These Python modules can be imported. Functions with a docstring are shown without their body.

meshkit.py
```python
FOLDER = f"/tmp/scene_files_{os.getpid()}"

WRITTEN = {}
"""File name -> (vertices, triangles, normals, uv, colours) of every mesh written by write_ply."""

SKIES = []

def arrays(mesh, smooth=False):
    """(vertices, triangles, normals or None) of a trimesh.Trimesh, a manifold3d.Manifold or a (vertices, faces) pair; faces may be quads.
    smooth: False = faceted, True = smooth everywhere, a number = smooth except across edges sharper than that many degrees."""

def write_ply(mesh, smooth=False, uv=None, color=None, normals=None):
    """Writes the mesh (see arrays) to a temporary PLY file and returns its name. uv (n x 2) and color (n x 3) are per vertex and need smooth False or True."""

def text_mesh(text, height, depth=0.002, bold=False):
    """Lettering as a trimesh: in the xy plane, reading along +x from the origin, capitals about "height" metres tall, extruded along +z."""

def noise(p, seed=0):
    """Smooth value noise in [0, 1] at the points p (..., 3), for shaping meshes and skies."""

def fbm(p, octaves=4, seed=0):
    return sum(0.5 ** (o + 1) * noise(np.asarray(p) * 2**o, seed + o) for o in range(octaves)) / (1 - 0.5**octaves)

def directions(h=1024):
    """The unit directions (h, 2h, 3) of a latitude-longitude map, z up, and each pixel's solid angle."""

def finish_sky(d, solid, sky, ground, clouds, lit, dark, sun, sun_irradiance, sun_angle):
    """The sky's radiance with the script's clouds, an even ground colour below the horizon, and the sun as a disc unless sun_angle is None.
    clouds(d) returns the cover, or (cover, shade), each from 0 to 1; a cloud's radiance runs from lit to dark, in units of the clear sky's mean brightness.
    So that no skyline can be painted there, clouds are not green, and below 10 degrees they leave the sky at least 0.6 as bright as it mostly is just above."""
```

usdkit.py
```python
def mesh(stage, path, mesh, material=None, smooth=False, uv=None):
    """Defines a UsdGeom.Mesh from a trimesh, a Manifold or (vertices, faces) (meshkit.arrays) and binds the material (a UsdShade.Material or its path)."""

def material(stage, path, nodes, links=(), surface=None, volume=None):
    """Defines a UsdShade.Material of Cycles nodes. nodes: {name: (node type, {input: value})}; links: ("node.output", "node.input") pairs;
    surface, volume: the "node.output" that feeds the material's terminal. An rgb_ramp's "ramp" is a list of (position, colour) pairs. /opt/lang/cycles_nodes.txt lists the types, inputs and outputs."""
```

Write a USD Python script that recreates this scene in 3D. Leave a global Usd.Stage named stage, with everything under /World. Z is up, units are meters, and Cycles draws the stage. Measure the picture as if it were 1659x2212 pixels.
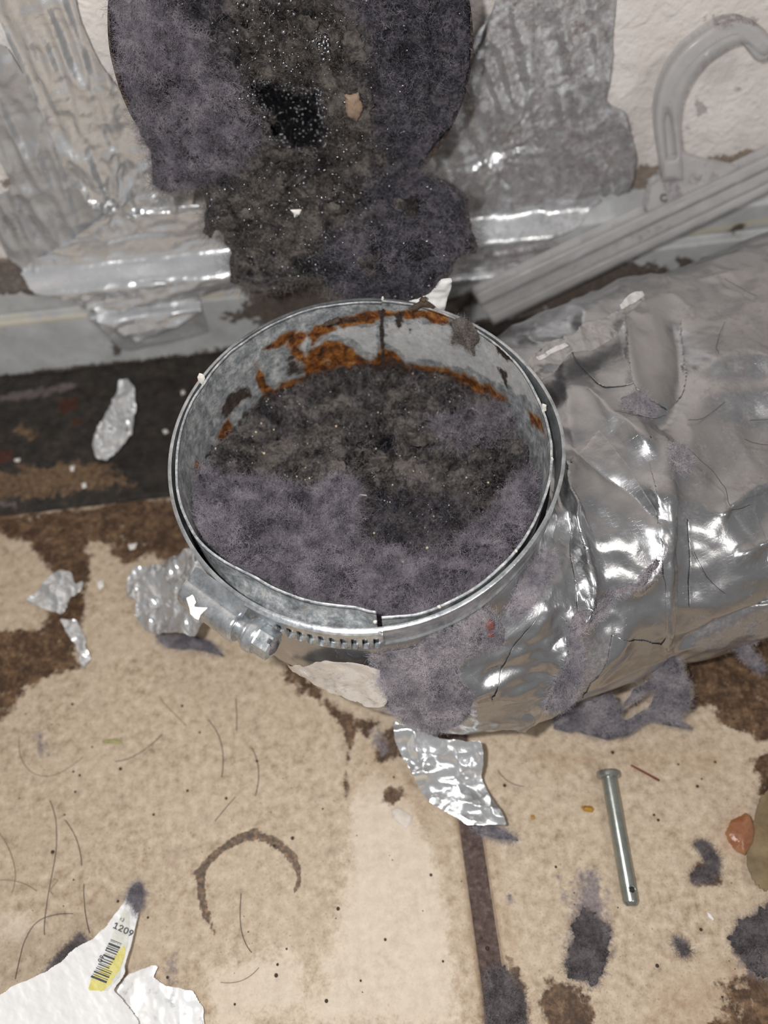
import math
import numpy as np
import shapely
import trimesh
from shapely.geometry import Polygon, LineString
from shapely.ops import unary_union
import usdkit
from meshkit import fbm, noise, text_mesh
from pxr import Gf, Sdf, Usd, UsdGeom, UsdLux, UsdShade, Vt

stage = Usd.Stage.CreateInMemory()
UsdGeom.SetStageUpAxis(stage, 'Z')
UsdGeom.SetStageMetersPerUnit(stage, 1.0)
UsdGeom.Xform.Define(stage, '/World')
A = np.array

# ------------------------------------------------------------------ camera
W, H, FPX = 1659.0, 2212.0, 1661.0
TH, RO = math.radians(58.07), math.radians(6.5)
C = A([0.0, -0.2659, 0.2665])                       # z = 0 is the tiled floor, y = 0 the face of the baseboard
FWD = A([0, math.cos(TH), -math.sin(TH)])
_r0 = A([1.0, 0, 0]); _u0 = np.cross(_r0, FWD)
RT = math.cos(RO) * _r0 - math.sin(RO) * _u0
UP = math.sin(RO) * _r0 + math.cos(RO) * _u0
cam = UsdGeom.Camera.Define(stage, '/World/Camera')
FOCAL = 26.0
cam.CreateFocalLengthAttr(FOCAL)
cam.CreateHorizontalApertureAttr(FOCAL * W / FPX)
cam.CreateVerticalApertureAttr(FOCAL * H / FPX)
cam.CreateFStopAttr(9.0)
cam.CreateFocusDistanceAttr(0.205)
cam.CreateClippingRangeAttr(Gf.Vec2f(0.01, 100))
cam.CreateExposureAttr(0.0)
_m = np.eye(4); _m[0, :3] = RT; _m[1, :3] = UP; _m[2, :3] = -FWD; _m[3, :3] = C
cam.AddTransformOp().Set(Gf.Matrix4d(_m.tolist()))

# ------------------------------------------------------------------ light: the phone's flash, and the weak light of the room
fl_ = UsdLux.SphereLight.Define(stage, '/World/FlashLight')
fl_.CreateRadiusAttr(0.004)
fl_.CreateIntensityAttr(3550.0)
fl_.CreateColorAttr(Gf.Vec3f(1.0, 0.985, 0.965))
fl_.AddTranslateOp().Set(Gf.Vec3d(*(C - 0.024 * RT + 0.010 * UP - 0.004 * FWD)))
dome = UsdLux.DomeLight.Define(stage, '/World/RoomLight')
dome.CreateIntensityAttr(0.08)
dome.CreateColorAttr(Gf.Vec3f(0.97, 0.98, 1.0))

lamp = UsdLux.RectLight.Define(stage, '/World/CeilingLamp')       # a lamp of the room, behind and to the right of the phone
lamp.CreateWidthAttr(0.28); lamp.CreateHeightAttr(0.28)
lamp.CreateIntensityAttr(15.0)
lamp.CreateColorAttr(Gf.Vec3f(1.0, 0.96, 0.9))
_lp, _lt = A([0.62, -0.95, 1.25]), A([0.0, -0.2, 0.0])
_z = (_lp - _lt) / np.linalg.norm(_lp - _lt); _x = np.cross([0, 0, 1.0], _z); _x /= np.linalg.norm(_x)
_q = np.eye(4); _q[0, :3], _q[1, :3], _q[2, :3], _q[3, :3] = _x, np.cross(_z, _x), _z, _lp
lamp.AddTransformOp().Set(Gf.Matrix4d(_q.tolist()))

# ------------------------------------------------------------------ helpers
_used = {}


def path_of(name, parent='/World'):
    parent = str(parent)
    k = (parent, name)
    n = _used.get(k, -1) + 1
    _used[k] = n
    return f'{parent}/{name}' + (f'_{n:03d}' if n else '')


def tag(prim, label=None, cat=None, group=None, kind=None):
    p = prim.GetPrim()
    for k, v in (('label', label), ('category', cat), ('group', group), ('kind', kind)):
        if v:
            p.SetCustomDataByKey(k, v)
    return prim


def thing(name, label, cat, group=None, parent='/World', kind=None):
    x = UsdGeom.Xform.Define(stage, path_of(name, parent))
    return tag(x, label, cat, group, kind)


def P_(o):
    return str(o.GetPath()) if hasattr(o, 'GetPath') else str(o)


def obj(name, mesh, m, parent='/World', smooth=False, pv=None, **kw):
    o = usdkit.mesh(stage, path_of(name, P_(parent)), mesh, m, smooth)
    for k, v in (pv or {}).items():
        UsdGeom.PrimvarsAPI(o).CreatePrimvar(k, Sdf.ValueTypeNames.FloatArray, 'vertex').Set(Vt.FloatArray.FromNumpy(np.asarray(v, np.float32)))
    if kw:
        tag(o, **kw)
    return o


def curves(name, pts, counts, width, m, parent='/World', **kw):
    o = UsdGeom.BasisCurves.Define(stage, path_of(name, P_(parent)))
    o.CreateTypeAttr('cubic'); o.CreateBasisAttr('catmullRom'); o.CreateWrapAttr('pinned')
    o.CreatePointsAttr(Vt.Vec3fArray.FromNumpy(np.asarray(pts, np.float32)))
    o.CreateCurveVertexCountsAttr(Vt.IntArray.FromNumpy(np.asarray(counts, np.int32)))
    width = np.asarray(width, np.float32)
    o.CreateWidthsAttr(Vt.FloatArray.FromNumpy(width if width.ndim else np.full(len(pts), width, np.float32)))
    o.SetWidthsInterpolation('vertex')
    UsdShade.MaterialBindingAPI.Apply(o.GetPrim()).Bind(m)
    if kw:
        tag(o, **kw)
    return o


def ray(px, py):
    px, py = np.asarray(px, float), np.asarray(py, float)
    return ((px - W / 2) / FPX)[..., None] * RT - ((py - H / 2) / FPX)[..., None] * UP + FWD


def at(p, ax, val):
    """The place in the room that the photograph shows at p, on the plane where coordinate ax is val."""
    p = np.asarray(p, float)
    d = ray(p[..., 0], p[..., 1])
    return C + ((val - C[ax]) / d[..., ax])[..., None] * d


def fl(p, z=0.0):
    return at(p, 2, z)


def wl(p, y=0.0):
    return at(p, 1, y)


def px_of(v):
    d = np.asarray(v, float) - C
    z = d @ FWD
    return np.stack([W / 2 + FPX * (d @ RT) / z, H / 2 - FPX * (d @ UP) / z], -1)


def smooth01(x, a, b):
    t = np.clip((np.asarray(x, float) - a) / (b - a), 0, 1)
    return t * t * (3 - 2 * t)


def sdist(poly, q):
    """Signed distance of the 2-D points q to the polygon: positive inside."""
    g = shapely.points(q[:, 0], q[:, 1])
    shapely.prepare(poly)
    inside = shapely.contains_xy(poly, q[:, 0], q[:, 1])
    d = shapely.distance(poly.boundary, g)
    return np.where(inside, d, -d)


def patch(poly, q, soft, rough=0.0, freq=200.0, seed=0, blot=False):
    """A soft, ragged mask of the polygon over the points q."""
    b = poly.bounds
    out = np.zeros(len(q))
    g = 2.3 * soft + 1.5 * rough
    k = (q[:, 0] > b[0] - g) & (q[:, 0] < b[2] + g) & (q[:, 1] > b[1] - g) & (q[:, 1] < b[3] + g)
    if k.any():
        qq = q[k]
        d = sdist(poly, qq)
        if rough:
            d = d + rough * 2 * (fbm(np.c_[qq * freq, np.zeros(len(qq)) + seed], 4, seed) - 0.5)
        out[k] = smooth01(d, -2.2 * soft, 4.0 * soft) if blot else smooth01(d, -soft, soft)
    return out


def grid_in(poly, step):
    """A triangulated grid over the polygon whose rim follows the outline: (points, triangles, distance from the rim)."""
    x0, y0, x1, y1 = poly.bounds
    nx, ny = int((x1 - x0) / step) + 3, int((y1 - y0) / step) + 3
    X, Y = np.meshgrid(x0 - step + np.arange(nx) * step, y0 - step + np.arange(ny) * step, indexing='ij')
    q = np.stack([X.ravel(), Y.ravel()], -1)
    shapely.prepare(poly)
    ins = shapely.contains_xy(poly, q[:, 0], q[:, 1])
    idx = np.arange(nx * ny).reshape(nx, ny)
    qd = np.stack([idx[:-1, :-1], idx[1:, :-1], idx[1:, 1:], idx[:-1, 1:]], -1).reshape(-1, 4)
    n_in = ins[qd].sum(1)
    qd = qd[n_in >= 2]
    out = np.unique(qd[~ins[qd]])
    if len(out):
        g = shapely.points(q[out, 0], q[out, 1])
        bd = poly.boundary
        if bd.geom_type == 'MultiLineString':
            lines = list(bd.geoms)
            dd = np.stack([shapely.distance(l, g) for l in lines])
            best = dd.argmin(0)
            new = np.empty((len(out), 2))
            for i, l in enumerate(lines):
                s = best == i
                pp = shapely.line_interpolate_point(l, shapely.line_locate_point(l, g[s]))
                new[s] = np.c_[shapely.get_x(pp), shapely.get_y(pp)]
        else:
            pp = shapely.line_interpolate_point(bd, shapely.line_locate_point(bd, g))
            new = np.c_[shapely.get_x(pp), shapely.get_y(pp)]
        q[out] = new
    used = np.unique(qd)
    remap = -np.ones(nx * ny, int); remap[used] = np.arange(len(used))
    qd = remap[qd]
    q = q[used]
    f = np.vstack([qd[:, [0, 1, 2]], qd[:, [0, 2, 3]]])
    a = q[f]
    ar = np.abs(np.cross(a[:, 1] - a[:, 0], a[:, 2] - a[:, 0]))
    f = f[ar > 1e-14]
    d = shapely.distance(poly.boundary, shapely.points(q[:, 0], q[:, 1]))
    return q, f, d


def rough_poly(pts, amp, step, seed=0, octaves=3):
    """The outline with torn edges, as a polygon."""
    p = np.asarray(pts, float)
    ring = LineString(np.vstack([p, p[:1]]))
    n = max(8, int(ring.length / step))
    s = np.linspace(0, ring.length, n, endpoint=False)
    q = shapely.line_interpolate_point(ring, s)
    q = np.c_[shapely.get_x(q), shapely.get_y(q)]
    t = np.roll(q, -1, 0) - np.roll(q, 1, 0)
    t /= np.linalg.norm(t, axis=1, keepdims=True) + 1e-12
    nrm = np.c_[t[:, 1], -t[:, 0]]
    k = fbm(np.c_[q / (step * 3.0), np.zeros(n) + seed], octaves, seed) - 0.5
    g = Polygon(q + nrm * (k * 2 * amp)[:, None]).buffer(0)
    return max(g.geoms, key=lambda x: x.area) if g.geom_type == 'MultiPolygon' else g


def bed(V, F, d, thick, back):
    """Closes a raised sheet with a back that lies at V - back."""
    n = len(V)
    e = np.vstack([F[:, [0, 1]], F[:, [1, 2]], F[:, [2, 0]]])
    s = np.sort(e, 1)
    _, inv, cnt = np.unique(s, axis=0, return_inverse=True, return_counts=True)
    b = e[cnt[inv.ravel()] == 1]
    side = np.vstack([np.c_[b[:, 0], b[:, 0] + n, b[:, 1] + n], np.c_[b[:, 0], b[:, 1] + n, b[:, 1]]])
    return np.vstack([V, back]), np.vstack([F, F[:, ::-1] + n, side])


def vnormals(V, F):
    n = np.zeros_like(V)
    fn = np.cross(V[F[:, 1]] - V[F[:, 0]], V[F[:, 2]] - V[F[:, 0]])
    for k in range(3):
        np.add.at(n, F[:, k], fn)
    return n / (np.linalg.norm(n, axis=1, keepdims=True) + 1e-30)


def scatter(V, F, n, rng, weight=None):
    a = V[F]
    ar = np.linalg.norm(np.cross(a[:, 1] - a[:, 0], a[:, 2] - a[:, 0]), axis=1)
    if weight is not None:
        ar = ar * weight[F].mean(1)
    i = rng.choice(len(F), n, p=ar / ar.sum())
    u, v = rng.random(n), rng.random(n)
    k = u + v > 1
    u[k], v[k] = 1 - u[k], 1 - v[k]
    N = vnormals(V, F)
    w = np.stack([1 - u - v, u, v], 1)
    p = (a[i] * w[..., None]).sum(1)
    nn = (N[F[i]] * w[..., None]).sum(1)
    return p, nn / (np.linalg.norm(nn, axis=1, keepdims=True) + 1e-12)


def fuzz(name, V, F, n, length, width, m, parent, seed, lift=0.5, curl=0.9, weight=None, k=5, label=None):
    """Fine fibres that wander over a lint surface."""
    rng = np.random.default_rng(seed)
    p, nn = scatter(V, F, n, rng, weight)
    L = length * (0.5 + rng.random(n))
    d = rng.normal(size=(n, 3))
    d -= (d * nn).sum(1, keepdims=True) * nn
    d /= np.linalg.norm(d, axis=1, keepdims=True) + 1e-9
    d += nn * (lift * rng.random(n))[:, None]
    d /= np.linalg.norm(d, axis=1, keepdims=True)
    pts = np.empty((n, k, 3))
    q = p - nn * 0.0002
    for j in range(k):
        pts[:, j] = q
        q = q + d * (L / (k - 1))[:, None]
        d = d + curl * 0.6 * rng.normal(size=(n, 3)) - nn * 0.12
        d /= np.linalg.norm(d, axis=1, keepdims=True)
    return curves(name, pts.reshape(-1, 3), np.full(n, k), width, m, parent, kind='stuff')


def beads(name, pts, radii, m, parent, sub=1, squash=None, label=None):
    """Droplets or grains, joined into one part."""
    b = trimesh.creation.icosphere(sub, 1.0)
    v = (np.asarray(b.vertices)[None] * np.asarray(radii)[:, None, None] + np.asarray(pts)[:, None]).reshape(-1, 3)
    f = (np.asarray(b.faces)[None] + (np.arange(len(pts)) * len(b.vertices))[:, None, None]).reshape(-1, 3)
    return obj(name, (v, f), m, parent, smooth=True, kind='stuff', label=label)


def tube(path, r, sides=10, caps=True):
    p = np.asarray(path, float)
    t = np.gradient(p, axis=0)
    t /= np.linalg.norm(t, axis=1, keepdims=True) + 1e-12
    a = np.cross(t, [0.13, 0.31, 0.94]); a /= np.linalg.norm(a, axis=1, keepdims=True)
    b = np.cross(t, a)
    g = np.arange(sides) * 2 * np.pi / sides
    r = np.broadcast_to(r, (len(p),))
    v = (p[:, None] + r[:, None, None] * (np.cos(g)[None, :, None] * a[:, None] + np.sin(g)[None, :, None] * b[:, None])).reshape(-1, 3)
    i, j = np.meshgrid(np.arange(len(p) - 1), np.arange(sides), indexing='ij')
    q = np.stack([i * sides + j, i * sides + (j + 1) % sides, (i + 1) * sides + (j + 1) % sides, (i + 1) * sides + j], -1).reshape(-1, 4)
    f = np.vstack([q[:, [0, 1, 2]], q[:, [0, 2, 3]]])
    if caps:
        n = len(v)
        v = np.vstack([v, p[:1], p[-1:]])
        k = np.arange(sides)
        f = np.vstack([f, np.c_[np.full(sides, n), (k + 1) % sides, k], np.c_[np.full(sides, n + 1), n - sides + k, n - sides + (k + 1) % sides]])
    return v, f


def spline(pts, n):
    from scipy.interpolate import CubicSpline
    p = np.asarray(pts, float)
    s = np.r_[0, np.cumsum(np.linalg.norm(np.diff(p, axis=0), axis=1))]
    return CubicSpline(s, p)(np.linspace(0, s[-1], n))


def crease(p, scale, seed=0, octaves=3):
    """Crumpled-foil height in [-1, 0]: sharp ridges between flat facets."""
    o = 0
    for k in range(octaves):
        o = o - 0.5 ** k * np.abs(2 * noise(np.asarray(p) * scale * 1.9 ** k + 11.3 * k, seed + k) - 1)
    return o / 1.75


def lin(c):
    c = A(c, float) / 255.0
    return tuple(np.where(c <= 0.04045, c / 12.92, ((c + 0.055) / 1.055) ** 2.4))


# ------------------------------------------------------------------ materials
class Mat:
    """A small builder for Cycles node graphs; positions are the room's, in metres."""

    def __init__(s, name):
        s.name, s.n, s.l, s.i = name, {'g': ('geometry', {})}, [], 0

    def add(s, kind, ins=None, links=None, out=None):
        s.i += 1
        k = f'n{s.i}'
        s.n[k] = (kind, dict(ins or {}))
        for a, b in (links or {}).items():
            s.l.append((b, f'{k}.{a}'))
        return f'{k}.{out}' if out else k

    def noise(s, scale, detail=4, rough=0.6, dist=0.0, src='g.position', out='fac'):
        return s.add('noise_texture', dict(scale=scale, detail=float(detail), roughness=rough, distortion=dist), {'vector': src}, out)

    def voronoi(s, scale, out='distance'):
        return s.add('voronoi_texture', dict(scale=scale), {'vector': 'g.position'}, out)

    def step(s, f, a, b):
        return s.add('map_range', dict(from_min=a, from_max=b, to_min=0.0, to_max=1.0, clamp=True), {'value': f}, 'result')

    def attr(s, name):
        return s.add('attribute', dict(attribute=name), None, 'fac')

    def math(s, op, a, b=0.0, clamp=False):
        ins, ln = dict(math_type=op, use_clamp=clamp), {}
        for k, v in (('value1', a), ('value2', b)):
            if isinstance(v, str):
                ln[k] = v
            else:
                ins[k] = float(v)
        return s.add('math', ins, ln, 'value')

    def mix(s, f, a, b, mode='mix'):
        ins, ln = dict(mix_type=mode), {}
        for k, v in (('fac', f), ('color1', a), ('color2', b)):
            if isinstance(v, str):
                ln[k] = v
            else:
                ins[k] = v if k == 'fac' else tuple(v)
        return s.add('mix', ins, ln, 'color')

    def ramp(s, f, stops):
        return s.add('rgb_ramp', dict(ramp=stops), {'fac': f}, 'color')

    def bump(s, h, strength, dist, normal=None):
        return s.add('bump', dict(strength=strength, distance=dist), {'height': h, **({'normal': normal} if normal else {})}, 'normal')

    def shade(s, **kw):
        ins, ln = {}, {}
        for k, v in kw.items():
            if isinstance(v, str):
                ln[k] = v
            else:
                ins[k] = v
        return s.add('principled_bsdf', ins, ln, 'BSDF')

    def done(s, surf):
        return usdkit.material(stage, f'/World/Looks/{s.name}', s.n, s.l, surface=surf)


def edge_mask(m, name, amp=0.8, scale=900.0, lo=0.36, hi=0.68):
    """A painted mask whose border the material breaks up, coarsely and finely."""
    a = m.attr(name)
    n = m.math('add', m.math('multiply', m.noise(scale, 5, 0.7), 0.6), m.math('multiply', m.noise(scale * 0.35, 4, 0.65, 0.3), 0.4))
    v = m.math('add', a, m.math('multiply', m.math('subtract', n, 0.5), amp * 2.6))
    return m.math('multiply', m.step(v, lo, hi), m.step(a, 0.01, 0.25))


def make_tile():
    m = Mat('tile_glaze')
    big = m.noise(60, 4, 0.6)
    mid = m.noise(330, 5, 0.65)
    fine = m.noise(1500, 3, 0.6)
    c = m.ramp(mid, [(0.28, lin((132, 113, 93))), (0.42, lin((170, 151, 128))), (0.56, lin((190, 172, 150))), (0.72, lin((208, 193, 172)))])
    c = m.mix(m.step(big, 0.35, 0.7), c, m.mix(0.5, c, lin((200, 183, 161))))
    c = m.mix(m.math('multiply', m.step(fine, 0.56, 0.72), 0.45), c, lin((120, 92, 70)))
    sp = m.step(m.voronoi(420), 0.16, 0.05)
    sp = m.math('multiply', sp, m.step(m.noise(150, 2), 0.52, 0.68))
    c = m.mix(m.math('multiply', sp, 0.6), c, lin((105, 84, 76)))
    g2 = m.step(m.noise(105, 5, 0.7, 0.4), 0.56, 0.70)
    c = m.mix(m.math('multiply', g2, 0.35), c, lin((150, 128, 116)))
    # wear and dirt with shapes of their own; grime also holds painted shade under the duct
    pale = edge_mask(m, 'pale', 0.6)
    c = m.mix(m.math('multiply', pale, 0.42), c, lin((232, 220, 203)))
    tan = edge_mask(m, 'tan', 1.1, 420, 0.2, 1.0)
    c = m.mix(m.math('multiply', tan, 0.34), c, lin((150, 112, 78)))
    ring = edge_mask(m, 'ring', 0.9, 1300)
    c = m.mix(m.math('multiply', ring, 0.9), c, m.ramp(m.noise(700, 4), [(0.36, lin((54, 45, 40))), (0.52, lin((92, 74, 60))), (0.68, lin((146, 114, 84)))]))
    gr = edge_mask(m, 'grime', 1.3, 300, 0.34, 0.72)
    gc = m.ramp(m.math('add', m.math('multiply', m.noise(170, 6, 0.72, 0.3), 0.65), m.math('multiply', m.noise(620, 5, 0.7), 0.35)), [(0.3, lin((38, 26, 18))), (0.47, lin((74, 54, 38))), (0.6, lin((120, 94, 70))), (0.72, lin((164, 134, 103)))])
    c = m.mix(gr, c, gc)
    bl = edge_mask(m, 'black', 0.8, 420)
    c = m.mix(bl, c, m.ramp(m.noise(380, 6, 0.7), [(0.3, lin((30, 26, 24))), (0.55, lin((58, 49, 43))), (0.75, lin((96, 80, 66)))]))
    li = edge_mask(m, 'dust', 1.2, 420, 0.30, 0.85)
    c = m.mix(m.math('multiply', li, 0.85), c, m.ramp(m.noise(900, 5, 0.7), [(0.3, lin((74, 68, 74))), (0.55, lin((118, 109, 114))), (0.75, lin((156, 146, 148)))]))
    rust = edge_mask(m, 'rust', 0.9, 600)
    c = m.mix(m.math('multiply', rust, 0.9), c, lin((120, 58, 26)))
    h = m.math('add', m.math('multiply', mid, 0.6), m.math('multiply', fine, 0.25))
    r = m.math('add', 0.5, m.math('multiply', mid, 0.2))
    return m.done(m.shade(base_color=c, roughness=r, specular_ior_level=0.35, normal=m.bump(h, 0.35, 0.0008)))


def make_grout():
    m = Mat('grout_dirt')
    c = m.ramp(m.noise(500, 6, 0.7), [(0.3, lin((70, 56, 52))), (0.55, lin((108, 92, 88))), (0.75, lin((140, 124, 120)))])
    return m.done(m.shade(base_color=c, roughness=0.95, specular_ior_level=0.15, normal=m.bump(m.noise(900, 6, 0.75), 0.7, 0.001)))


def make_strip():
    m = Mat('wet_black_grime')
    c = m.ramp(m.noise(220, 7, 0.72, 0.3), [(0.28, lin((26, 23, 21))), (0.5, lin((50, 45, 41))), (0.64, lin((70, 61, 53))), (0.8, lin((112, 92, 72)))])
    t = edge_mask(m, 'tan', 1.6, 330, 0.45, 0.7)
    c = m.mix(m.math('multiply', t, 0.9), c, m.ramp(m.noise(480, 6, 0.7), [(0.3, lin((70, 52, 38))), (0.6, lin((140, 112, 84))), (0.8, lin((175, 148, 120)))]))
    r = edge_mask(m, 'rust', 1.0, 480)
    c = m.mix(m.math('multiply', r, 0.85), c, m.ramp(m.noise(800, 4), [(0.35, lin((48, 26, 18))), (0.65, lin((98, 52, 28)))]))
    d = edge_mask(m, 'dust', 1.2, 500)
    c = m.mix(m.math('multiply', d, 0.85), c, lin((122, 110, 110)))
    h = m.noise(600, 7, 0.75)
    return m.done(m.shade(base_color=c, roughness=m.step(m.noise(170, 4), 0.1, 1.2), specular_ior_level=0.4, normal=m.bump(h, 0.7, 0.0012)))


def make_wall():
    m = Mat('wall_paint')
    c = m.ramp(m.noise(45, 5, 0.6), [(0.3, lin((226, 217, 211))), (0.7, lin((240, 234, 229)))])
    spots = m.math('multiply', m.step(m.noise(190, 5, 0.7), 0.60, 0.72), 0.35)
    c = m.mix(spots, c, lin((170, 156, 146)))
    d = edge_mask(m, 'grime', 1.4, 380, 0.42, 0.65)
    c = m.mix(m.math('multiply', d, 0.8), c, m.ramp(m.noise(600, 5, 0.7), [(0.3, lin((66, 52, 42))), (0.6, lin((140, 118, 96))), (0.8, lin((190, 170, 146)))]))
    u = edge_mask(m, 'dust', 1.3, 500, 0.40, 0.65)
    c = m.mix(m.math('multiply', u, 0.7), c, lin((160, 146, 146)))
    h = m.math('add', m.noise(150, 3, 0.5, 0.6), m.math('multiply', m.noise(520, 3, 0.5), 0.35))
    return m.done(m.shade(base_color=c, roughness=0.55, specular_ior_level=0.4, normal=m.bump(h, 0.55, 0.0025)))


def make_baseboard():
    m = Mat('baseboard_paint')
    c = m.ramp(m.noise(70, 5, 0.6), [(0.3, lin((178, 178, 178))), (0.7, lin((204, 206, 207)))])
    c = m.mix(m.math('multiply', m.step(m.noise(260, 6, 0.75), 0.56, 0.72), 0.4), c, lin((140, 128, 118)))
    y = edge_mask(m, 'tan', 0.8, 500)
    c = m.mix(m.math('multiply', y, 0.5), c, lin((214, 200, 172)))
    d = edge_mask(m, 'grime', 1.5, 420, 0.42, 0.62)
    c = m.mix(m.math('multiply', d, 0.9), c, m.ramp(m.noise(520, 6, 0.72), [(0.3, lin((40, 32, 26))), (0.55, lin((92, 76, 64))), (0.75, lin((142, 126, 116)))]))
    h = m.noise(420, 4, 0.6)
    return m.done(m.shade(base_color=c, roughness=0.42, specular_ior_level=0.45, normal=m.bump(h, 0.25, 0.0008)))


def make_foil(name, base=(0.62, 0.62, 0.62), rough=0.24, fine=0.35, scrim=False, dustcol=((94, 89, 92), (140, 133, 135), (180, 172, 171)), frost=0.0):
    m = Mat(name)
    n1 = m.noise(260, 4, 0.6, 0.5)
    n2 = m.noise(1600, 3, 0.6)
    h = m.math('add', m.math('multiply', n1, 0.7), m.math('multiply', n2, 0.15))
    nrm = m.bump(h, fine, 0.0007)
    if scrim:
        br = m.add('brick_texture', dict(scale=1.0, color1=(1, 1, 1), color2=(0.8, 0.8, 0.8), mortar=(0.0, 0.0, 0.0), mortar_size=0.00022, brick_width=0.0011, row_height=0.0021), {'vector': m.add('attribute', dict(attribute='st'), None, 'vector')}, 'color')
        nrm = m.bump(br, 0.22, 0.0003, nrm)
    rr = m.math('add', rough, m.math('multiply', m.step(m.noise(90, 4), 0.35, 0.75), 0.18))
    film = m.math('multiply', m.step(m.noise(40, 5, 0.65), 0.35, 0.7), 0.10)
    col = m.mix(film, tuple(base), (0.5, 0.48, 0.46))
    foil = m.shade(base_color=col, metallic=1.0 - frost, roughness=rr, normal=nrm)
    a = edge_mask(m, 'dust', 1.0, 480, 0.34, 0.86)
    dc = m.ramp(m.noise(850, 6, 0.75), [(0.3, lin(dustcol[0])), (0.52, lin(dustcol[1])), (0.75, lin(dustcol[2]))])
    dust = m.shade(base_color=dc, roughness=1.0, specular_ior_level=0.05, sheen_weight=0.3, normal=m.bump(m.noise(1400, 5, 0.75), 0.8, 0.0012))
    return m.done(m.add('mix_closure', None, {'fac': a, 'closure1': foil, 'closure2': dust}, 'closure'))


def make_lint(name, fluff, wet, gloss=0.0):
    """fluff and wet: dark, middle and light colours of dry and of soaked lint; the attribute tone blends them."""
    m = Mat(name)
    n = m.noise(210, 7, 0.72, 0.5)
    k = m.noise(900, 5, 0.7)
    b = m.noise(85, 4, 0.6, 0.6)
    f = m.math('add', m.math('add', m.math('multiply', n, 0.55), m.math('multiply', k, 0.25)), m.math('multiply', b, 0.30))
    f = m.math('subtract', f, 0.05)
    c1 = m.ramp(f, [(0.42, lin(fluff[0])), (0.5, lin(fluff[1])), (0.58, lin(fluff[2]))])
    c2 = m.ramp(f, [(0.42, lin(wet[0])), (0.5, lin(wet[1])), (0.585, lin(wet[2]))])
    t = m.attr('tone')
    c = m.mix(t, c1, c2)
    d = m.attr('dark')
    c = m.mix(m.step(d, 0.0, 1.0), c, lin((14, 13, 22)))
    rz = m.math('subtract', 0.95, m.math('multiply', t, gloss))
    return m.done(m.shade(base_color=c, roughness=rz, specular_ior_level=0.3, normal=m.bump(m.noise(1300, 6, 0.8), 1.0, 0.0016)))


def make_fibre(name, cols):
    m = Mat(name)
    c = m.ramp(m.math('add', m.math('multiply', m.noise(150, 5, 0.7, 0.4), 0.7), m.math('multiply', m.noise(700, 3, 0.7), 0.3)), [(0.40, lin(cols[0])), (0.5, lin(cols[1])), (0.60, lin(cols[2]))])
    s = m.noise(5200, 1, 0.5)
    c = m.mix(m.step(s, 0.60, 0.70), c, lin(cols[3]))
    return m.done(m.shade(base_color=c, roughness=0.7, specular_ior_level=0.25))


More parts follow.
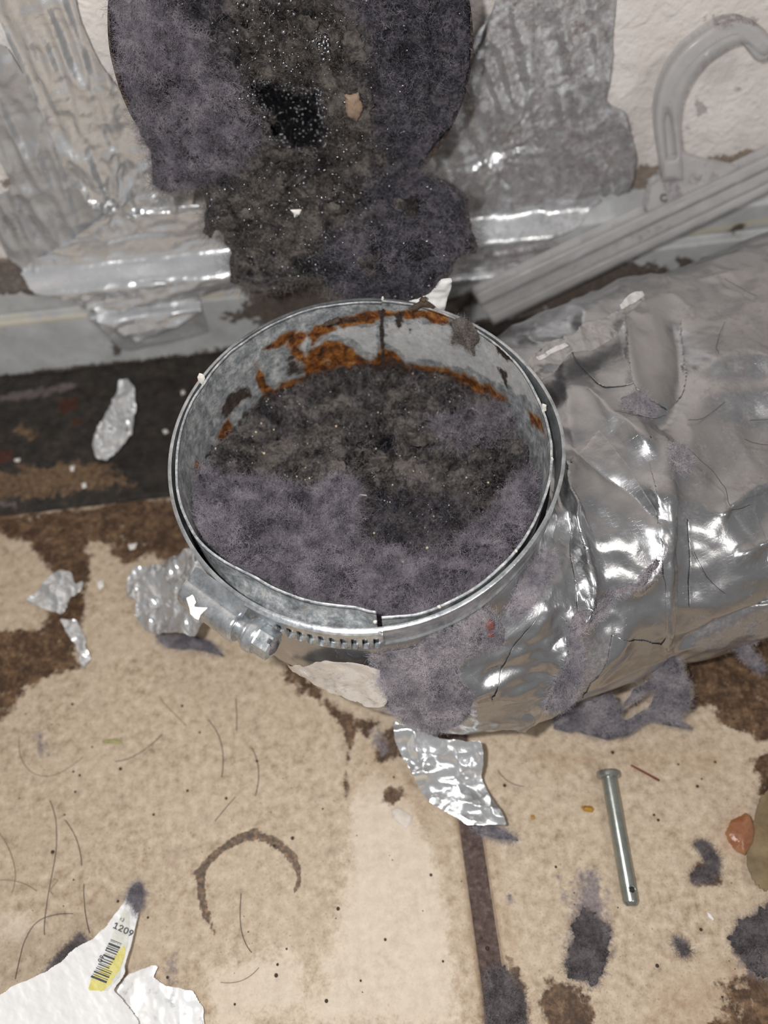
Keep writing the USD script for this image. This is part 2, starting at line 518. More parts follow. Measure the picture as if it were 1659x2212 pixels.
def make_zinc():
    m = Mat('galvanised_steel')
    spang = m.noise(260, 7, 0.8, 0.15)
    c = m.ramp(spang, [(0.34, lin((92, 96, 100))), (0.5, lin((158, 162, 165))), (0.64, lin((212, 213, 212)))])
    wc = edge_mask(m, 'clean', 0.9, 420)
    c = m.mix(m.math('multiply', wc, 0.6), c, lin((226, 224, 223)))
    dk = m.math('multiply', m.step(m.noise(620, 6, 0.8), 0.55, 0.72), 0.55)
    c = m.mix(dk, c, lin((84, 86, 88)))
    halo = m.math('multiply', m.step(m.math('add', m.attr('rust'), m.math('multiply', m.math('subtract', m.noise(380, 5, 0.7), 0.5), 1.2)), 0.02, 0.75), 0.75)
    c = m.mix(halo, c, lin((150, 122, 86)))
    steel = m.shade(base_color=c, metallic=0.35, roughness=m.math('add', 0.30, m.math('multiply', spang, 0.3)), normal=m.bump(m.noise(700, 5, 0.7), 0.25, 0.0006))
    ra = edge_mask(m, 'rust', 0.8, 420, 0.26, 0.72)
    rc = m.ramp(m.noise(300, 6, 0.72, 0.5), [(0.34, lin((38, 22, 12))), (0.46, lin((92, 52, 20))), (0.56, lin((140, 84, 32))), (0.70, lin((172, 132, 78)))])
    rust = m.shade(base_color=rc, roughness=0.5, specular_ior_level=0.45, normal=m.bump(m.noise(1100, 5, 0.75), 0.6, 0.001))
    s = m.add('mix_closure', None, {'fac': ra, 'closure1': steel, 'closure2': rust}, 'closure')
    ga = edge_mask(m, 'grime', 1.0, 460, 0.32, 0.75)
    gc = m.ramp(m.noise(700, 6, 0.75), [(0.3, lin((26, 20, 16))), (0.55, lin((70, 58, 52))), (0.75, lin((118, 104, 98)))])
    gr = m.shade(base_color=gc, roughness=0.8, specular_ior_level=0.3, normal=m.bump(m.noise(1300, 5, 0.8), 0.9, 0.001))
    return m.done(m.add('mix_closure', None, {'fac': ga, 'closure1': s, 'closure2': gr}, 'closure'))


def make_metal(name, lo, hi, rough, scale=260, strength=0.15):
    m = Mat(name)
    n = m.noise(scale, 5, 0.7)
    c = m.ramp(n, [(0.3, lin(lo)), (0.7, lin(hi))])
    return m.done(m.shade(base_color=c, metallic=0.82, roughness=m.math('add', rough, m.math('multiply', n, 0.15)), normal=m.bump(m.noise(900, 4, 0.6), strength, 0.0005)))


def make_plain(name, lo, hi, rough=0.6, scale=500, **kw):
    m = Mat(name)
    n = m.noise(scale, 5, 0.7)
    c = m.ramp(n, [(0.3, lin(lo)), (0.7, lin(hi))])
    return m.done(m.shade(base_color=c, roughness=rough, normal=m.bump(n, 0.4, 0.0006), **kw))


def make_hanger():
    m = Mat('frosted_clear_plastic')
    c = m.ramp(m.noise(120, 5, 0.6), [(0.3, lin((204, 201, 200))), (0.7, lin((224, 222, 221)))])
    body = m.shade(base_color=c, roughness=0.22, specular_ior_level=0.6, ior=1.5)
    tr = m.add('transparent_bsdf', dict(color=(0.92, 0.92, 0.93)), None, 'BSDF')
    a = edge_mask(m, 'dust', 1.2, 500)
    f = m.math('add', 0.50, m.math('multiply', a, 0.45), True)
    du = m.shade(base_color=lin((128, 116, 122)), roughness=1.0, specular_ior_level=0.05)
    b2 = m.add('mix_closure', None, {'fac': m.math('multiply', a, 0.8), 'closure1': body, 'closure2': du}, 'closure')
    return m.done(m.add('mix_closure', None, {'fac': f, 'closure1': tr, 'closure2': b2}, 'closure'))


def make_drop():
    m = Mat('water_drop')
    gl = m.add('glossy_bsdf', dict(color=(1, 1, 1), roughness=0.17), None, 'BSDF')
    tr = m.add('transparent_bsdf', dict(color=(0.8, 0.8, 0.84)), None, 'BSDF')
    fr = m.math('add', m.add('fresnel', dict(IOR=1.6), None, 'fac'), 0.20)
    return m.done(m.add('mix_closure', None, {'fac': fr, 'closure1': tr, 'closure2': gl}, 'closure'))


TILE, GROUT, STRIP, WALL, BASE = make_tile(), make_grout(), make_strip(), make_wall(), make_baseboard()
FOIL_W = make_foil('wall_foil_tape', (0.86, 0.87, 0.89), 0.20, 0.5, dustcol=((110, 101, 102), (150, 140, 139), (184, 174, 171)), frost=0.30)
FOIL_G = make_foil('dull_wall_foil', (0.62, 0.63, 0.65), 0.3, 0.45, dustcol=((96, 96, 102), (132, 132, 136), (170, 170, 172)), frost=0.40)
FOIL_D = make_foil('duct_foil', (0.44, 0.44, 0.45), 0.21, 0.2, True, frost=0.05)
FOIL_S = make_foil('scrap_foil', (0.80, 0.81, 0.82), 0.24, 0.3, frost=0.15)
FOIL_B = make_foil('bright_sheet_foil', (0.97, 0.97, 0.97), 0.26, 0.14, frost=0.75)
ZINC = make_zinc()
CLAMP = make_metal('zinc_plated_clamp', (150, 154, 157), (214, 217, 220), 0.2)
PIN = make_metal('bright_steel', (150, 153, 147), (176, 179, 171), 0.2, 200, 0.03)
LINT = make_lint('lint_mat', ((22, 21, 26), (72, 69, 77), (132, 127, 135)), ((26, 23, 22), (90, 84, 80), (152, 144, 136)), 0.55)
FIB = make_fibre('lint_fibre', ((56, 53, 61), (117, 111, 120), (161, 154, 162), (200, 195, 200)))
FIBD = make_fibre('lint_fibre_grey', ((60, 55, 57), (114, 106, 109), (152, 144, 145), (188, 181, 181)))
FIBW = make_fibre('lint_fibre_brown', ((48, 44, 42), (100, 94, 90), (140, 132, 126), (184, 176, 168)))
FIBB = make_fibre('lint_fibre_blue', ((36, 35, 45), (78, 75, 88), (114, 110, 122), (160, 155, 164)))
HANG, DROP = make_hanger(), make_drop()
WHITE = make_plain('white_paint_chip', (206, 198, 188), (238, 234, 228), 0.5)
CREAM = make_plain('dried_caulk', (188, 160, 118), (228, 218, 196), 0.45, 300)
HAIR = make_plain('dark_hair', (40, 32, 28), (62, 52, 46), 0.4)
HAIRL = make_plain('pale_hair', (120, 104, 88), (150, 132, 112), 0.4)
AMBER = make_plain('amber_flake', (150, 96, 28), (196, 146, 66), 0.25, 400, subsurface_weight=0.3, subsurface_scale=0.002)
RESIN = make_plain('brown_resin', (112, 72, 50), (158, 110, 82), 0.18, 300, subsurface_weight=0.4, subsurface_scale=0.003)
LEAF = make_plain('dry_leaf', (96, 80, 54), (134, 114, 82), 0.6, 160)
VEIN = make_plain('dry_leaf_vein', (70, 52, 34), (92, 72, 48), 0.7)
REDW = make_plain('red_splinter_wood', (84, 40, 30), (128, 64, 50), 0.7)
GREEN = make_plain('dry_green_blade', (136, 132, 84), (166, 160, 112), 0.7)
REDF = make_plain('red_brown_flake', (96, 48, 40), (128, 70, 60), 0.7)
BLACK = make_plain('dark_speck', (40, 32, 26), (84, 68, 52), 0.8)
INK = make_plain('label_ink', (58, 60, 66), (82, 84, 90), 0.6)
PAPER = make_plain('label_paper', (204, 204, 196), (222, 222, 214), 0.6)
YELLOW = make_plain('label_yellowed_paper', (206, 196, 104), (226, 218, 150), 0.6)

# ------------------------------------------------------------------ the setting: floor
def fpoly(pts, amp=0.0, step=0.002, seed=0):
    q = fl(pts)[:, :2]
    return rough_poly(q, amp, step, seed) if amp else Polygon(q).buffer(0)


def axis_pts(a, b, fa, fb, fine, coarse):
    l = np.arange(a, fa, coarse) if fa > a else A([])
    r = np.arange(b, fb, -coarse)[::-1] if fb < b else A([])
    return np.unique(np.r_[a, l, np.arange(max(a, fa), min(b, fb), fine), r, b])


def qgrid(nu, nv):
    i, j = np.meshgrid(np.arange(nu - 1), np.arange(nv - 1), indexing='ij')
    q = np.stack([i * nv + j, (i + 1) * nv + j, (i + 1) * nv + j + 1, i * nv + j + 1], -1).reshape(-1, 4)
    return np.vstack([q[:, [0, 1, 2]], q[:, [0, 2, 3]]])


XL, XR = fl([995, 1800])[0] * 0.5 + fl([1045, 2150])[0] * 0.5, fl([1035, 1800])[0] * 0.5 + fl([1100, 2150])[0] * 0.5
YB = -0.0792
TS = 0.305
floor = thing('floor', 'beige dirty tiled floor behind the duct', 'floor', kind='structure')

paint = {}
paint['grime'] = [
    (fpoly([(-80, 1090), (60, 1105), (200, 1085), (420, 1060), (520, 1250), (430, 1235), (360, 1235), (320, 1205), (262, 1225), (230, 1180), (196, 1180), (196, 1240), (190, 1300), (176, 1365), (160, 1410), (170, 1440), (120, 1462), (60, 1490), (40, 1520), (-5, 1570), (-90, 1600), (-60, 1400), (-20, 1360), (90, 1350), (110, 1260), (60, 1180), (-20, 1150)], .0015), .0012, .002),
    (fpoly([(590, 1420), (660, 1440), (700, 1500), (770, 1545), (830, 1560), (790, 1600), (760, 1580), (735, 1590), (700, 1530), (640, 1500), (610, 1460)]), .001, .002),  # brown floor dirt, with the shadow under clamp and duct painted into it
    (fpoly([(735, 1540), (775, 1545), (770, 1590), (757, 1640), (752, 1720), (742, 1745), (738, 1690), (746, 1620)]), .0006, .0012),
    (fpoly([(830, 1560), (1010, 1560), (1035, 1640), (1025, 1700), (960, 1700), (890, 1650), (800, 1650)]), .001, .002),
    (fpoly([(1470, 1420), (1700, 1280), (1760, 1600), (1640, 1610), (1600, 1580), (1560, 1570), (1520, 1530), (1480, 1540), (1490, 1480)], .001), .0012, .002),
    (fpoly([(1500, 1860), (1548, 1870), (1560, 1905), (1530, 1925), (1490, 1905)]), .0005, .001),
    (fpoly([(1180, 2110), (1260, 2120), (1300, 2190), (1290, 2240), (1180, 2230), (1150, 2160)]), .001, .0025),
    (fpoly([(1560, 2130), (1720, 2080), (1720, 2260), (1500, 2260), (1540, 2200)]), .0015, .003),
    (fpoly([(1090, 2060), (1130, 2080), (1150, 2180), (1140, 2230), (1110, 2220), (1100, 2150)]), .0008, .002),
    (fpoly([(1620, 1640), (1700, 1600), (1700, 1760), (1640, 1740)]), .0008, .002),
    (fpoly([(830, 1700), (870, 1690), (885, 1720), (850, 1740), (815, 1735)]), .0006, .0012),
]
paint['tan'] = [
    (fpoly([(735, 1690), (790, 1600), (880, 1640), (960, 1760), (985, 1850), (1010, 2000), (1030, 2212), (985, 2212), (960, 1960), (930, 1830), (870, 1760), (790, 1720)]), .003, .004),
    (fpoly([(1050, 1800), (1085, 1850), (1130, 2060), (1170, 2212), (1110, 2240), (1080, 2080)]), .002, .003),
    (fpoly([(1400, 2080), (1700, 2020), (1700, 2260), (1380, 2260)]), .004, .006),
    (fpoly([(1130, 1620), (1600, 1600), (1560, 1680), (1200, 1670)]), .002, .005),
]
paint['pale'] = [
    (fpoly([(780, 1640), (860, 1660), (930, 1780), (985, 1900), (1020, 2240), (640, 2240), (700, 2000), (740, 1800), (760, 1690)]), .003, .004),
    (fpoly([(420, 2080), (620, 2000), (760, 2212), (420, 2260)]), .004, .006),
    (fpoly([(-60, 1960), (100, 1960), (120, 2010), (-60, 2080)]), .003, .004),
]
_ro = spline([(470, 2034), (438, 1975), (425, 1920), (430, 1870), (465, 1835), (510, 1805), (548, 1795), (590, 1808), (625, 1828), (645, 1855), (652, 1890), (638, 1930)], 60)
_ri = spline([(466, 2010), (452, 1970), (440, 1915), (446, 1880), (480, 1845), (520, 1820), (550, 1814), (580, 1824), (608, 1845), (628, 1865), (640, 1892), (634, 1925)], 60)
paint['ring'] = [(fpoly(np.vstack([_ro, _ri[::-1]]), .0003, .0008), .0005, .0007),
                 (fpoly([(535, 1795), (552, 1785), (570, 1805), (545, 1815)]), .0004, .0004),
                 (fpoly([(398, 1905), (432, 1868), (440, 1876)]), .0004, .0003)]
paint['dust'] = [
    (fpoly([(1245, 1880), (1290, 1870), (1320, 1940), (1332, 2010), (1310, 2090), (1290, 2125), (1225, 2115), (1215, 2060), (1225, 1980)], .001), .0015, .002),
    (fpoly([(1590, 1990), (1720, 1920), (1720, 2160), (1620, 2110), (1570, 2040)], .001), .0015, .002),
    (fpoly([(1450, 2020), (1478, 2035), (1495, 2060), (1470, 2070)]), .0006, .001),
    (fpoly([(1085, 1920), (1110, 1930), (1118, 1955), (1095, 1955)]), .0006, .001),
    (fpoly([(1195, 1885), (1215, 1890), (1230, 1935), (1215, 1945)]), .0005, .001),
    (fpoly([(150, 2050), (190, 2020), (220, 2050), (120, 2120), (70, 2130)]), .001, .002),
    (fpoly([(355, 2080), (385, 2050), (380, 2150), (350, 2140)]), .001, .002),
    (fpoly([(70, 1575), (100, 1580), (105, 1630), (75, 1640)]), .0012, .001),
    (fpoly([(790, 1570), (830, 1570), (850, 1620), (830, 1640), (800, 1610)]), .001, .001),
]
paint['black'] = [(fpoly([(-80, 1080), (420, 1040), (430, 1062), (200, 1085), (60, 1108), (-80, 1100)]), .0008, .001)]
paint['rust'] = []
tile_n = 0
for iy in range(2):
    for ix in range(-2, 2):
        x0 = XL - TS * (-ix) if ix < 0 else XR + TS * ix
        x1, y1 = x0 + TS, YB - iy * (TS + 0.007)
        if ix == -2:
            x0, x1 = x0 - 0.007, x1 - 0.007
        if ix == 1:
            x0, x1 = x0 + 0.007, x1 + 0.007
        y0 = y1 - TS
        near = iy == 0 and ix in (-1, 0)
        f_ = 0.0009 if near else 0.02
        xs = axis_pts(x0, x1, -0.19 if near else x0, 0.165 if near else x1, f_, 0.012)
        ys = axis_pts(y0, y1, -0.335 if near else y0, y1, f_, 0.012)
        e = A([0, .0003, .0008, .0015, .0024, .0034])
        xs = np.unique(np.r_[xs, x0 + e, x1 - e]); ys = np.unique(np.r_[ys, y0 + e, y1 - e])
        X, Y = np.meshgrid(xs, ys, indexing='ij')
        q = np.c_[X.ravel(), Y.ravel()]
        de = np.minimum(np.minimum(q[:, 0] - x0, x1 - q[:, 0]), np.minimum(q[:, 1] - y0, y1 - q[:, 1]))
        de = de + (0.0007 * (fbm(np.c_[q * 260, 0 * de], 3, 5) - 0.45) * (de > 1e-6) if near else 0)
        r = 0.0026
        t = np.clip(1 - de / r, 0, 1)
        z = -r * 0.85 * (1 - np.sqrt(np.maximum(1 - t * t, 0))) - 0.00035 * (1 - fbm(np.c_[q * 90, 0 * de], 3, 9)) * (t < 1)
        V = np.c_[q, z]
        V[:, 2] -= 0.0
        pv = {}
        if near:
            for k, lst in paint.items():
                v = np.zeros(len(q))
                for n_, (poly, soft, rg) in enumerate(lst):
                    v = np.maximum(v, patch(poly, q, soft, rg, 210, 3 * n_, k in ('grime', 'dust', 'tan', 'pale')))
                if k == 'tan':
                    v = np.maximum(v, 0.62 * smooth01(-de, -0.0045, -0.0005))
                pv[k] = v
        F = qgrid(len(xs), len(ys))
        nb = len(V)
        # sides and underside
        ring = np.r_[np.arange(len(ys)) , (np.arange(1, len(xs)) * len(ys) + len(ys) - 1), ((len(xs) - 1) * len(ys) + np.arange(len(ys) - 2, -1, -1)), (np.arange(len(xs) - 2, 0, -1) * len(ys))]
        low = V[ring].copy(); low[:, 2] = -0.008
        a_ = np.arange(len(ring)); b_ = np.roll(a_, -1)
        F = np.vstack([F, np.c_[ring[a_], nb + a_, nb + b_], np.c_[ring[a_], nb + b_, ring[b_]]])
        V = np.vstack([V, low])
        pv = {k: np.r_[v, v[ring]] for k, v in pv.items()}
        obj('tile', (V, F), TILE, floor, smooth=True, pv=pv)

# grout joints and the black strip of grime along the wall
xs, ys = np.arange(XL - 0.001, XR + 0.0011, 0.0007), np.arange(-0.34, YB + 0.004, 0.0007)
X, Y = np.meshgrid(xs, ys, indexing='ij')
q = np.c_[X.ravel(), Y.ravel()]
obj('grout_joint', (np.c_[q, -0.0020 + 0.0009 * (fbm(np.c_[q * 420, 0 * q[:, 0]], 4, 3) - 0.5)], qgrid(len(xs), len(ys))), GROUT, floor, smooth=True)
v = A([(-1.0, -1.2, -.0032), (1.0, -1.2, -.0032), (1.0, .03, -.0032), (-1.0, .03, -.0032)])
obj('mortar_bed', (v, A([[0, 1, 2], [0, 2, 3]])), GROUT, floor)
xs = axis_pts(-0.7, 0.7, -0.2, 0.2, 0.0008, 0.02); ys = np.arange(YB - 0.0005, 0.0135, 0.0008)
X, Y = np.meshgrid(xs, ys, indexing='ij')
q = np.c_[X.ravel(), Y.ravel()]
z = -0.0016 + 0.0022 * (fbm(np.c_[q * 130, 0 * q[:, 0]], 5, 21) - 0.5) + 0.0016 * smooth01(q[:, 1], -0.012, 0.0)
z = np.where(q[:, 1] < YB + 0.001, -0.002, z)
sp = {'tan': [(fpoly([(-60, 1010), (60, 1000), (150, 985), (215, 985), (260, 1010), (290, 1045), (180, 1060), (60, 1075), (-60, 1080)]), .0015, .003),
              (fpoly([(1290, 690), (1345, 700), (1350, 760), (1260, 800), (1230, 760)]), .001, .002),
              (fpoly([(40, 900), (90, 930), (60, 960), (20, 930)]), .001, .002)],
      'rust': [(fpoly([(115, 860), (165, 850), (170, 880), (140, 895), (120, 890)]), .001, .002), (fpoly([(-20, 960), (30, 970), (30, 995), (-20, 1000)]), .001, .002),
               (fpoly([(150, 895), (180, 895), (175, 915), (150, 915)]), .0008, .001), (fpoly([(410, 815), (440, 815), (440, 830), (410, 830)]), .0008, .001)],
      'dust': [(fpoly([(-10, 850), (100, 825), (165, 822), (160, 840), (60, 860), (-10, 865)]), .001, .0015), (fpoly([(-20, 1075), (40, 1080), (35, 1095), (-20, 1095)]), .001, .001),
               (fpoly([(1150, 700), (1280, 640), (1400, 620), (1300, 690), (1180, 740)]), .002, .003)]}
pv = {}
for k, lst in sp.items():
    v = np.zeros(len(q))
    for n_, (poly, soft, rg) in enumerate(lst):
        v = np.maximum(v, patch(poly, q, soft, rg, 210, 5 * n_ + 1, True))
    pv[k] = v
obj('grime_strip', (np.c_[q, z], qgrid(len(xs), len(ys))), STRIP, floor, smooth=True, pv=pv)

# ------------------------------------------------------------------ the setting: wall and baseboard
WY = 0.0125


def yprof(z):
    z = np.asarray(z, float)
    y = np.where(z < 0.0325, 0.0, 0.0022)
    y = y + 0.0022 * np.exp(-((z - 0.0338) / 0.0011) ** 2)
    y = np.where(z > 0.047, 0.0022 + (WY - 0.0022) * smooth01(z, 0.047, 0.0545) , y)
    return y


def drape(p, off=0.0, n=6):
    """The place on the wall and baseboard, off in front of them, that the photograph shows at p."""
    p = np.asarray(p, float)
    d = ray(p[..., 0], p[..., 1])
    y = np.full(p.shape[:-1], WY)
    for k in range(14):
        q = C + ((y - off - C[1]) / d[..., 1])[..., None] * d
        y = 0.5 * y + 0.5 * yprof(q[..., 2])
    return q


def wpoly(pts, off=0.0, amp=0.0, step=0.002, seed=0):
    q = drape(pts, off)[:, [0, 2]]
    return rough_poly(q, amp, step, seed) if amp else Polygon(q).buffer(0)


wall = thing('wall_back', 'cream painted rough wall behind the pipe and hanger', 'wall', kind='structure')
xs = axis_pts(-0.9, 0.9, -0.19, 0.19, 0.0011, 0.03); zs = axis_pts(0.02, 1.2, 0.02, 0.19, 0.0011, 0.03)
X, Z = np.meshgrid(xs, zs, indexing='ij')
q = np.c_[X.ravel(), Z.ravel()]
wm = {'grime': [(wpoly([(1340, 395), (1380, 350), (1500, 345), (1560, 330), (1720, 300), (1720, 500), (1340, 470), (1180, 520), (1000, 560), (1000, 520), (1240, 470)]), .001, .002),
                (wpoly([(-60, 560), (40, 540), (60, 600), (-60, 620)]), .001, .002),
                (wpoly([(10, 375), (60, 375), (60, 405), (0, 405)]), .001, .001)],
      'dust': [(wpoly([(1060, -60), (1330, -60), (1318, 120), (1300, 210), (1370, 270), (1350, 400), (1240, 440), (1060, 440)]), .002, .004),
               (wpoly([(1520, 35), (1640, 35), (1640, 60), (1520, 55)]), .0008, .001), (wpoly([(1475, 255), (1490, 260), (1488, 290), (1472, 290)]), .0008, .001),
               (wpoly([(1500, 210), (1530, 225), (1525, 245), (1500, 260)]), .0006, .001), (wpoly([(1570, 190), (1610, 190), (1615, 205), (1590, 200)]), .0006, .001)]}
pv = {}
for k, lst in wm.items():
    v = np.zeros(len(q))
    for n_, (poly, soft, rg) in enumerate(lst):
        v = np.maximum(v, patch(poly, q, soft, rg, 210, 5 * n_ + 2, True))
    pv[k] = v
obj('wall_face', (np.c_[q[:, 0], np.full(len(q), WY), q[:, 1]], qgrid(len(xs), len(zs))), WALL, wall, smooth=True, pv=pv)

bb = thing('baseboard_back', 'dirty white moulded baseboard along the wall', 'baseboard', kind='structure')
zz = np.unique(np.r_[np.arange(-0.004, 0.0325, 0.0011), np.arange(0.0325, 0.0356, 0.00025), np.arange(0.0356, 0.047, 0.0009), np.arange(0.047, 0.0552, 0.0005)])
xs = axis_pts(-0.9, 0.9, -0.19, 0.19, 0.0011, 0.03)
X, Z = np.meshgrid(xs, zz, indexing='ij')
q = np.c_[X.ravel(), Z.ravel()]
y = yprof(q[:, 1]) + 0.0004 * (fbm(np.c_[q * 120, 0 * X.ravel()], 3, 4) - 0.5)
bm = {'grime': [(wpoly([(-60, 815), (150, 795), (380, 765), (560, 740), (620, 745), (600, 790), (-60, 860)]), .0012, .002),
                (wpoly([(-60, 560), (45, 560), (90, 610), (70, 640), (-60, 640)]), .001, .002),
                (wpoly([(520, 600), (760, 560), (1000, 560), (1050, 640), (900, 760), (640, 740), (560, 735), (560, 700), (500, 690), (440, 700), (520, 660)]), .002, .004),  # darker patch on the board behind and below the hanging lint
                (wpoly([(1180, 560), (1320, 540), (1400, 560), (1480, 600), (1380, 640), (1240, 660), (1100, 700), (1080, 640)]), .0015, .004),
                (wpoly([(1450, 545), (1500, 560), (1510, 590), (1470, 585)]), .0008, .002),
                (wpoly([(1560, 500), (1610, 480), (1600, 505), (1570, 515)]), .0006, .002),
                (wpoly([(235, 700), (270, 745), (265, 775), (240, 770)]), .001, .001)],
      'tan': [(wpoly([(-60, 690), (200, 670), (200, 690), (-60, 715)]), .0005, .001), (wpoly([(430, 640), (520, 632), (520, 645), (430, 652)]), .0006, .001),
              (wpoly([(1480, 500), (1720, 455), (1720, 470), (1480, 515)]), .0006, .001)]}
pv = {}
for k, lst in bm.items():
    v = np.zeros(len(q))
    for n_, (poly, soft, rg) in enumerate(lst):
        v = np.maximum(v, patch(poly, q, soft, rg, 210, 5 * n_ + 2, True))
    pv[k] = v
pv['grime'] = np.maximum(pv['grime'], 0.75 * smooth01(-q[:, 1], -0.0035, -0.0005))
obj('board_face', (np.c_[q[:, 0], y, q[:, 1]], qgrid(len(xs), len(zz))), BASE, bb, smooth=True, pv=pv)

# ------------------------------------------------------------------ the exhaust pipe in the wall
PCX, PCZ, PY, PR = -0.0107, 0.1478, -0.0393, 0.0508
pipe = thing('exhaust_pipe', 'round metal exhaust pipe stub sticking out of the wall, packed with lint', 'pipe')
th = np.linspace(0, 2 * np.pi, 361)[:-1]
rows = [(PR + 0.0004, WY + 0.002), (PR + 0.0004, -0.02), (PR + 0.0004, PY + 0.0008), (PR + 0.0003, PY + 0.0001), (PR - 0.0002, PY), (PR - 0.0004, PY + 0.0006), (PR - 0.0004, -0.01), (PR - 0.0004, WY + 0.002)]
V = np.concatenate([np.c_[PCX + (r + (0.0005 * (fbm(np.c_[5 * np.cos(th), 5 * np.sin(th), 0 * th], 3, 8) - .5))) * np.cos(th), np.full(360, y), PCZ + r * np.sin(th)] for r, y in rows])
i, j = np.meshgrid(np.arange(len(rows) - 1), np.arange(360), indexing='ij')
q = np.stack([i * 360 + j, i * 360 + (j + 1) % 360, (i + 1) * 360 + (j + 1) % 360, (i + 1) * 360 + j], -1).reshape(-1, 4)
F = np.vstack([q[:, [0, 1, 2]], q[:, [0, 2, 3]]])
gm = np.repeat([0.3, .5, .8, .9, .9, .9, .9, .9], 360) * (0.35 + 1.0 * fbm(np.c_[V * 130], 3, 4))
rv = np.repeat([0.1, .3, .5, .5, .5, .5, .5, .5], 360) * (0.4 + 1.1 * fbm(np.c_[V * 110 + 9], 3, 5))
obj('pipe_sleeve', (V, F), ZINC, pipe, smooth=True, pv={'rust': rv, 'grime': gm})
thk = np.linspace(0, 2 * np.pi, 97)[:-1]
fr = [(PR + 0.0005, WY - 0.0002), (PR + 0.003, WY - 0.0016), (PR + 0.0075, WY - 0.0010), (PR + 0.008, WY + 0.0005)]
V = np.concatenate([np.c_[PCX + r * np.cos(thk), np.full(96, y), PCZ + r * np.sin(thk)] for r, y in fr])
i, j = np.meshgrid(np.arange(3), np.arange(96), indexing='ij')
q = np.stack([i * 96 + j, i * 96 + (j + 1) % 96, (i + 1) * 96 + (j + 1) % 96, (i + 1) * 96 + j], -1).reshape(-1, 4)
obj('wall_flange', (V, np.vstack([q[:, [0, 1, 2]], q[:, [0, 2, 3]]])[:, ::-1]), ZINC, pipe, smooth=True)

# ------------------------------------------------------------------ the lint that fills the pipe and hangs out of it
up_arc = px_of(np.c_[PCX + (PR - .0003) * np.cos(np.radians(np.arange(4, 180, 8))), np.full(22, PY - .001), PCZ + (PR - .0003) * np.sin(np.radians(np.arange(4, 180, 8)))])
out = np.vstack([up_arc, [(243, 0), (250, 70), (259, 150), (275, 222), (300, 285), (325, 325), (330, 400), (360, 420), (405, 405), (436, 405), (444, 450), (440, 500), (455, 515), (468, 495), (488, 520),
                          (500, 560), (497, 612), (540, 622), (580, 632), (640, 606), (690, 600), (716, 628), (736, 655), (780, 664), (830, 668), (890, 655), (945, 622), (975, 585), (990, 560), (1032, 548), (1022, 490), (1012, 432), (985, 398), (945, 380), (905, 358), (935, 322), (965, 288), (992, 238), (1010, 170)]])
LP = rough_poly(out, 9, 7, 3)
q, F, d = grid_in(LP, 3.2)
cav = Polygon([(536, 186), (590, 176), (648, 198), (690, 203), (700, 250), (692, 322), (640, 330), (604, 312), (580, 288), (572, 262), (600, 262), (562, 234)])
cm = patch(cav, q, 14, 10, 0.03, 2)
base3 = at(q, 1, PY)
lo_ = fbm(base3 * 75, 4, 31)
mid_ = fbm(base3 * 260, 4, 37)
sag = smooth01(q[:, 1], 330, 650)
disc = np.hypot(base3[:, 0] - PCX, base3[:, 2] - PCZ) / PR
y = PY - 0.002 - 0.012 * (lo_ - 0.42) * smooth01(d, 0, 60) - (0.009 * (mid_ - 0.5) + 0.004 * (crease(base3, 140, 14, 3) + .35)) * smooth01(d, 0, 18) - 0.0055 * (fbm(base3 * 620, 3, 12) - .5)
y -= 0.007 * np.exp(-((q[:, 0] - 520) / 150.0) ** 2 - ((q[:, 1] - 430) / 150.0) ** 2)            # the brown lump below the hollow
y -= 0.036 * sag * (0.55 + 0.45 * smooth01(q[:, 0], 520, 760)) + 0.006 * np.exp(-((q[:, 0] - 860) / 140.0) ** 2 - ((q[:, 1] - 520) / 120.0) ** 2)
y += 0.006 * (1 - smooth01(d, 0, 22)) * smooth01(q[:, 1], 330, 420) + 0.030 * cm
left = patch(Polygon([(225, -60), (345, -60), (420, 60), (500, 150), (560, 300), (440, 390), (430, 420), (300, 430), (220, 200)]), q, 20, 20, 0.02, 3)
left2 = patch(Polygon([(280, -60), (345, -60), (352, 60), (340, 120), (300, 150), (270, 80)]), q, 8, 10, 0.03, 3)
y -= 0.0022 * left + 0.003 * left2
V = at(q, 1, y)
wet = patch(Polygon([(470, -40), (700, -60), (780, 60), (800, 200), (830, 330), (800, 420), (770, 500), (700, 540), (640, 610), (480, 640), (430, 480), (440, 400), (560, 330), (530, 200), (470, 100)]), q, 55, 60, 0.012, 5)
seep = patch(Polygon([(640, -40), (720, -40), (730, 60), (640, 50)]), q, 12, 10, .02, 4)
streak = patch(Polygon([(812, 470), (838, 470), (836, 560), (842, 680), (818, 680), (815, 560)]), q, 6, 6, .03, 4)
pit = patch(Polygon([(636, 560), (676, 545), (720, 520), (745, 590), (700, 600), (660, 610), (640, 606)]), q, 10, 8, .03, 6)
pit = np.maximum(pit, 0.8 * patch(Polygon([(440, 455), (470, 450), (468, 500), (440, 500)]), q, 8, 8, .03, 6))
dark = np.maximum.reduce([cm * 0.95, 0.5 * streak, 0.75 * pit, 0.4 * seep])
back = at(q, 1, np.minimum(y + 0.010, np.maximum(y + 0.004, PY + 0.02)))
inside = disc < 0.93
back = np.where((inside & (sag < 0.2))[:, None], at(q, 1, np.maximum(y + 0.006, PY + 0.03)), back)
Vc, Fc = bed(V, F[:, ::-1] if vnormals(V, F)[:, 1].mean() > 0 else F, d, 0, back)
two = lambda a_: np.r_[a_, a_]
plug = thing('lint_clump', 'big wet blue-grey lint clump bulging and sagging out of the wall pipe', 'lint')
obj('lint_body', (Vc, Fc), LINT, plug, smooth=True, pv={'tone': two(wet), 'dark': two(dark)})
F2 = Fc[:len(F)]
clump = smooth01(fbm(base3 * 170, 4, 91), 0.36, 0.62)
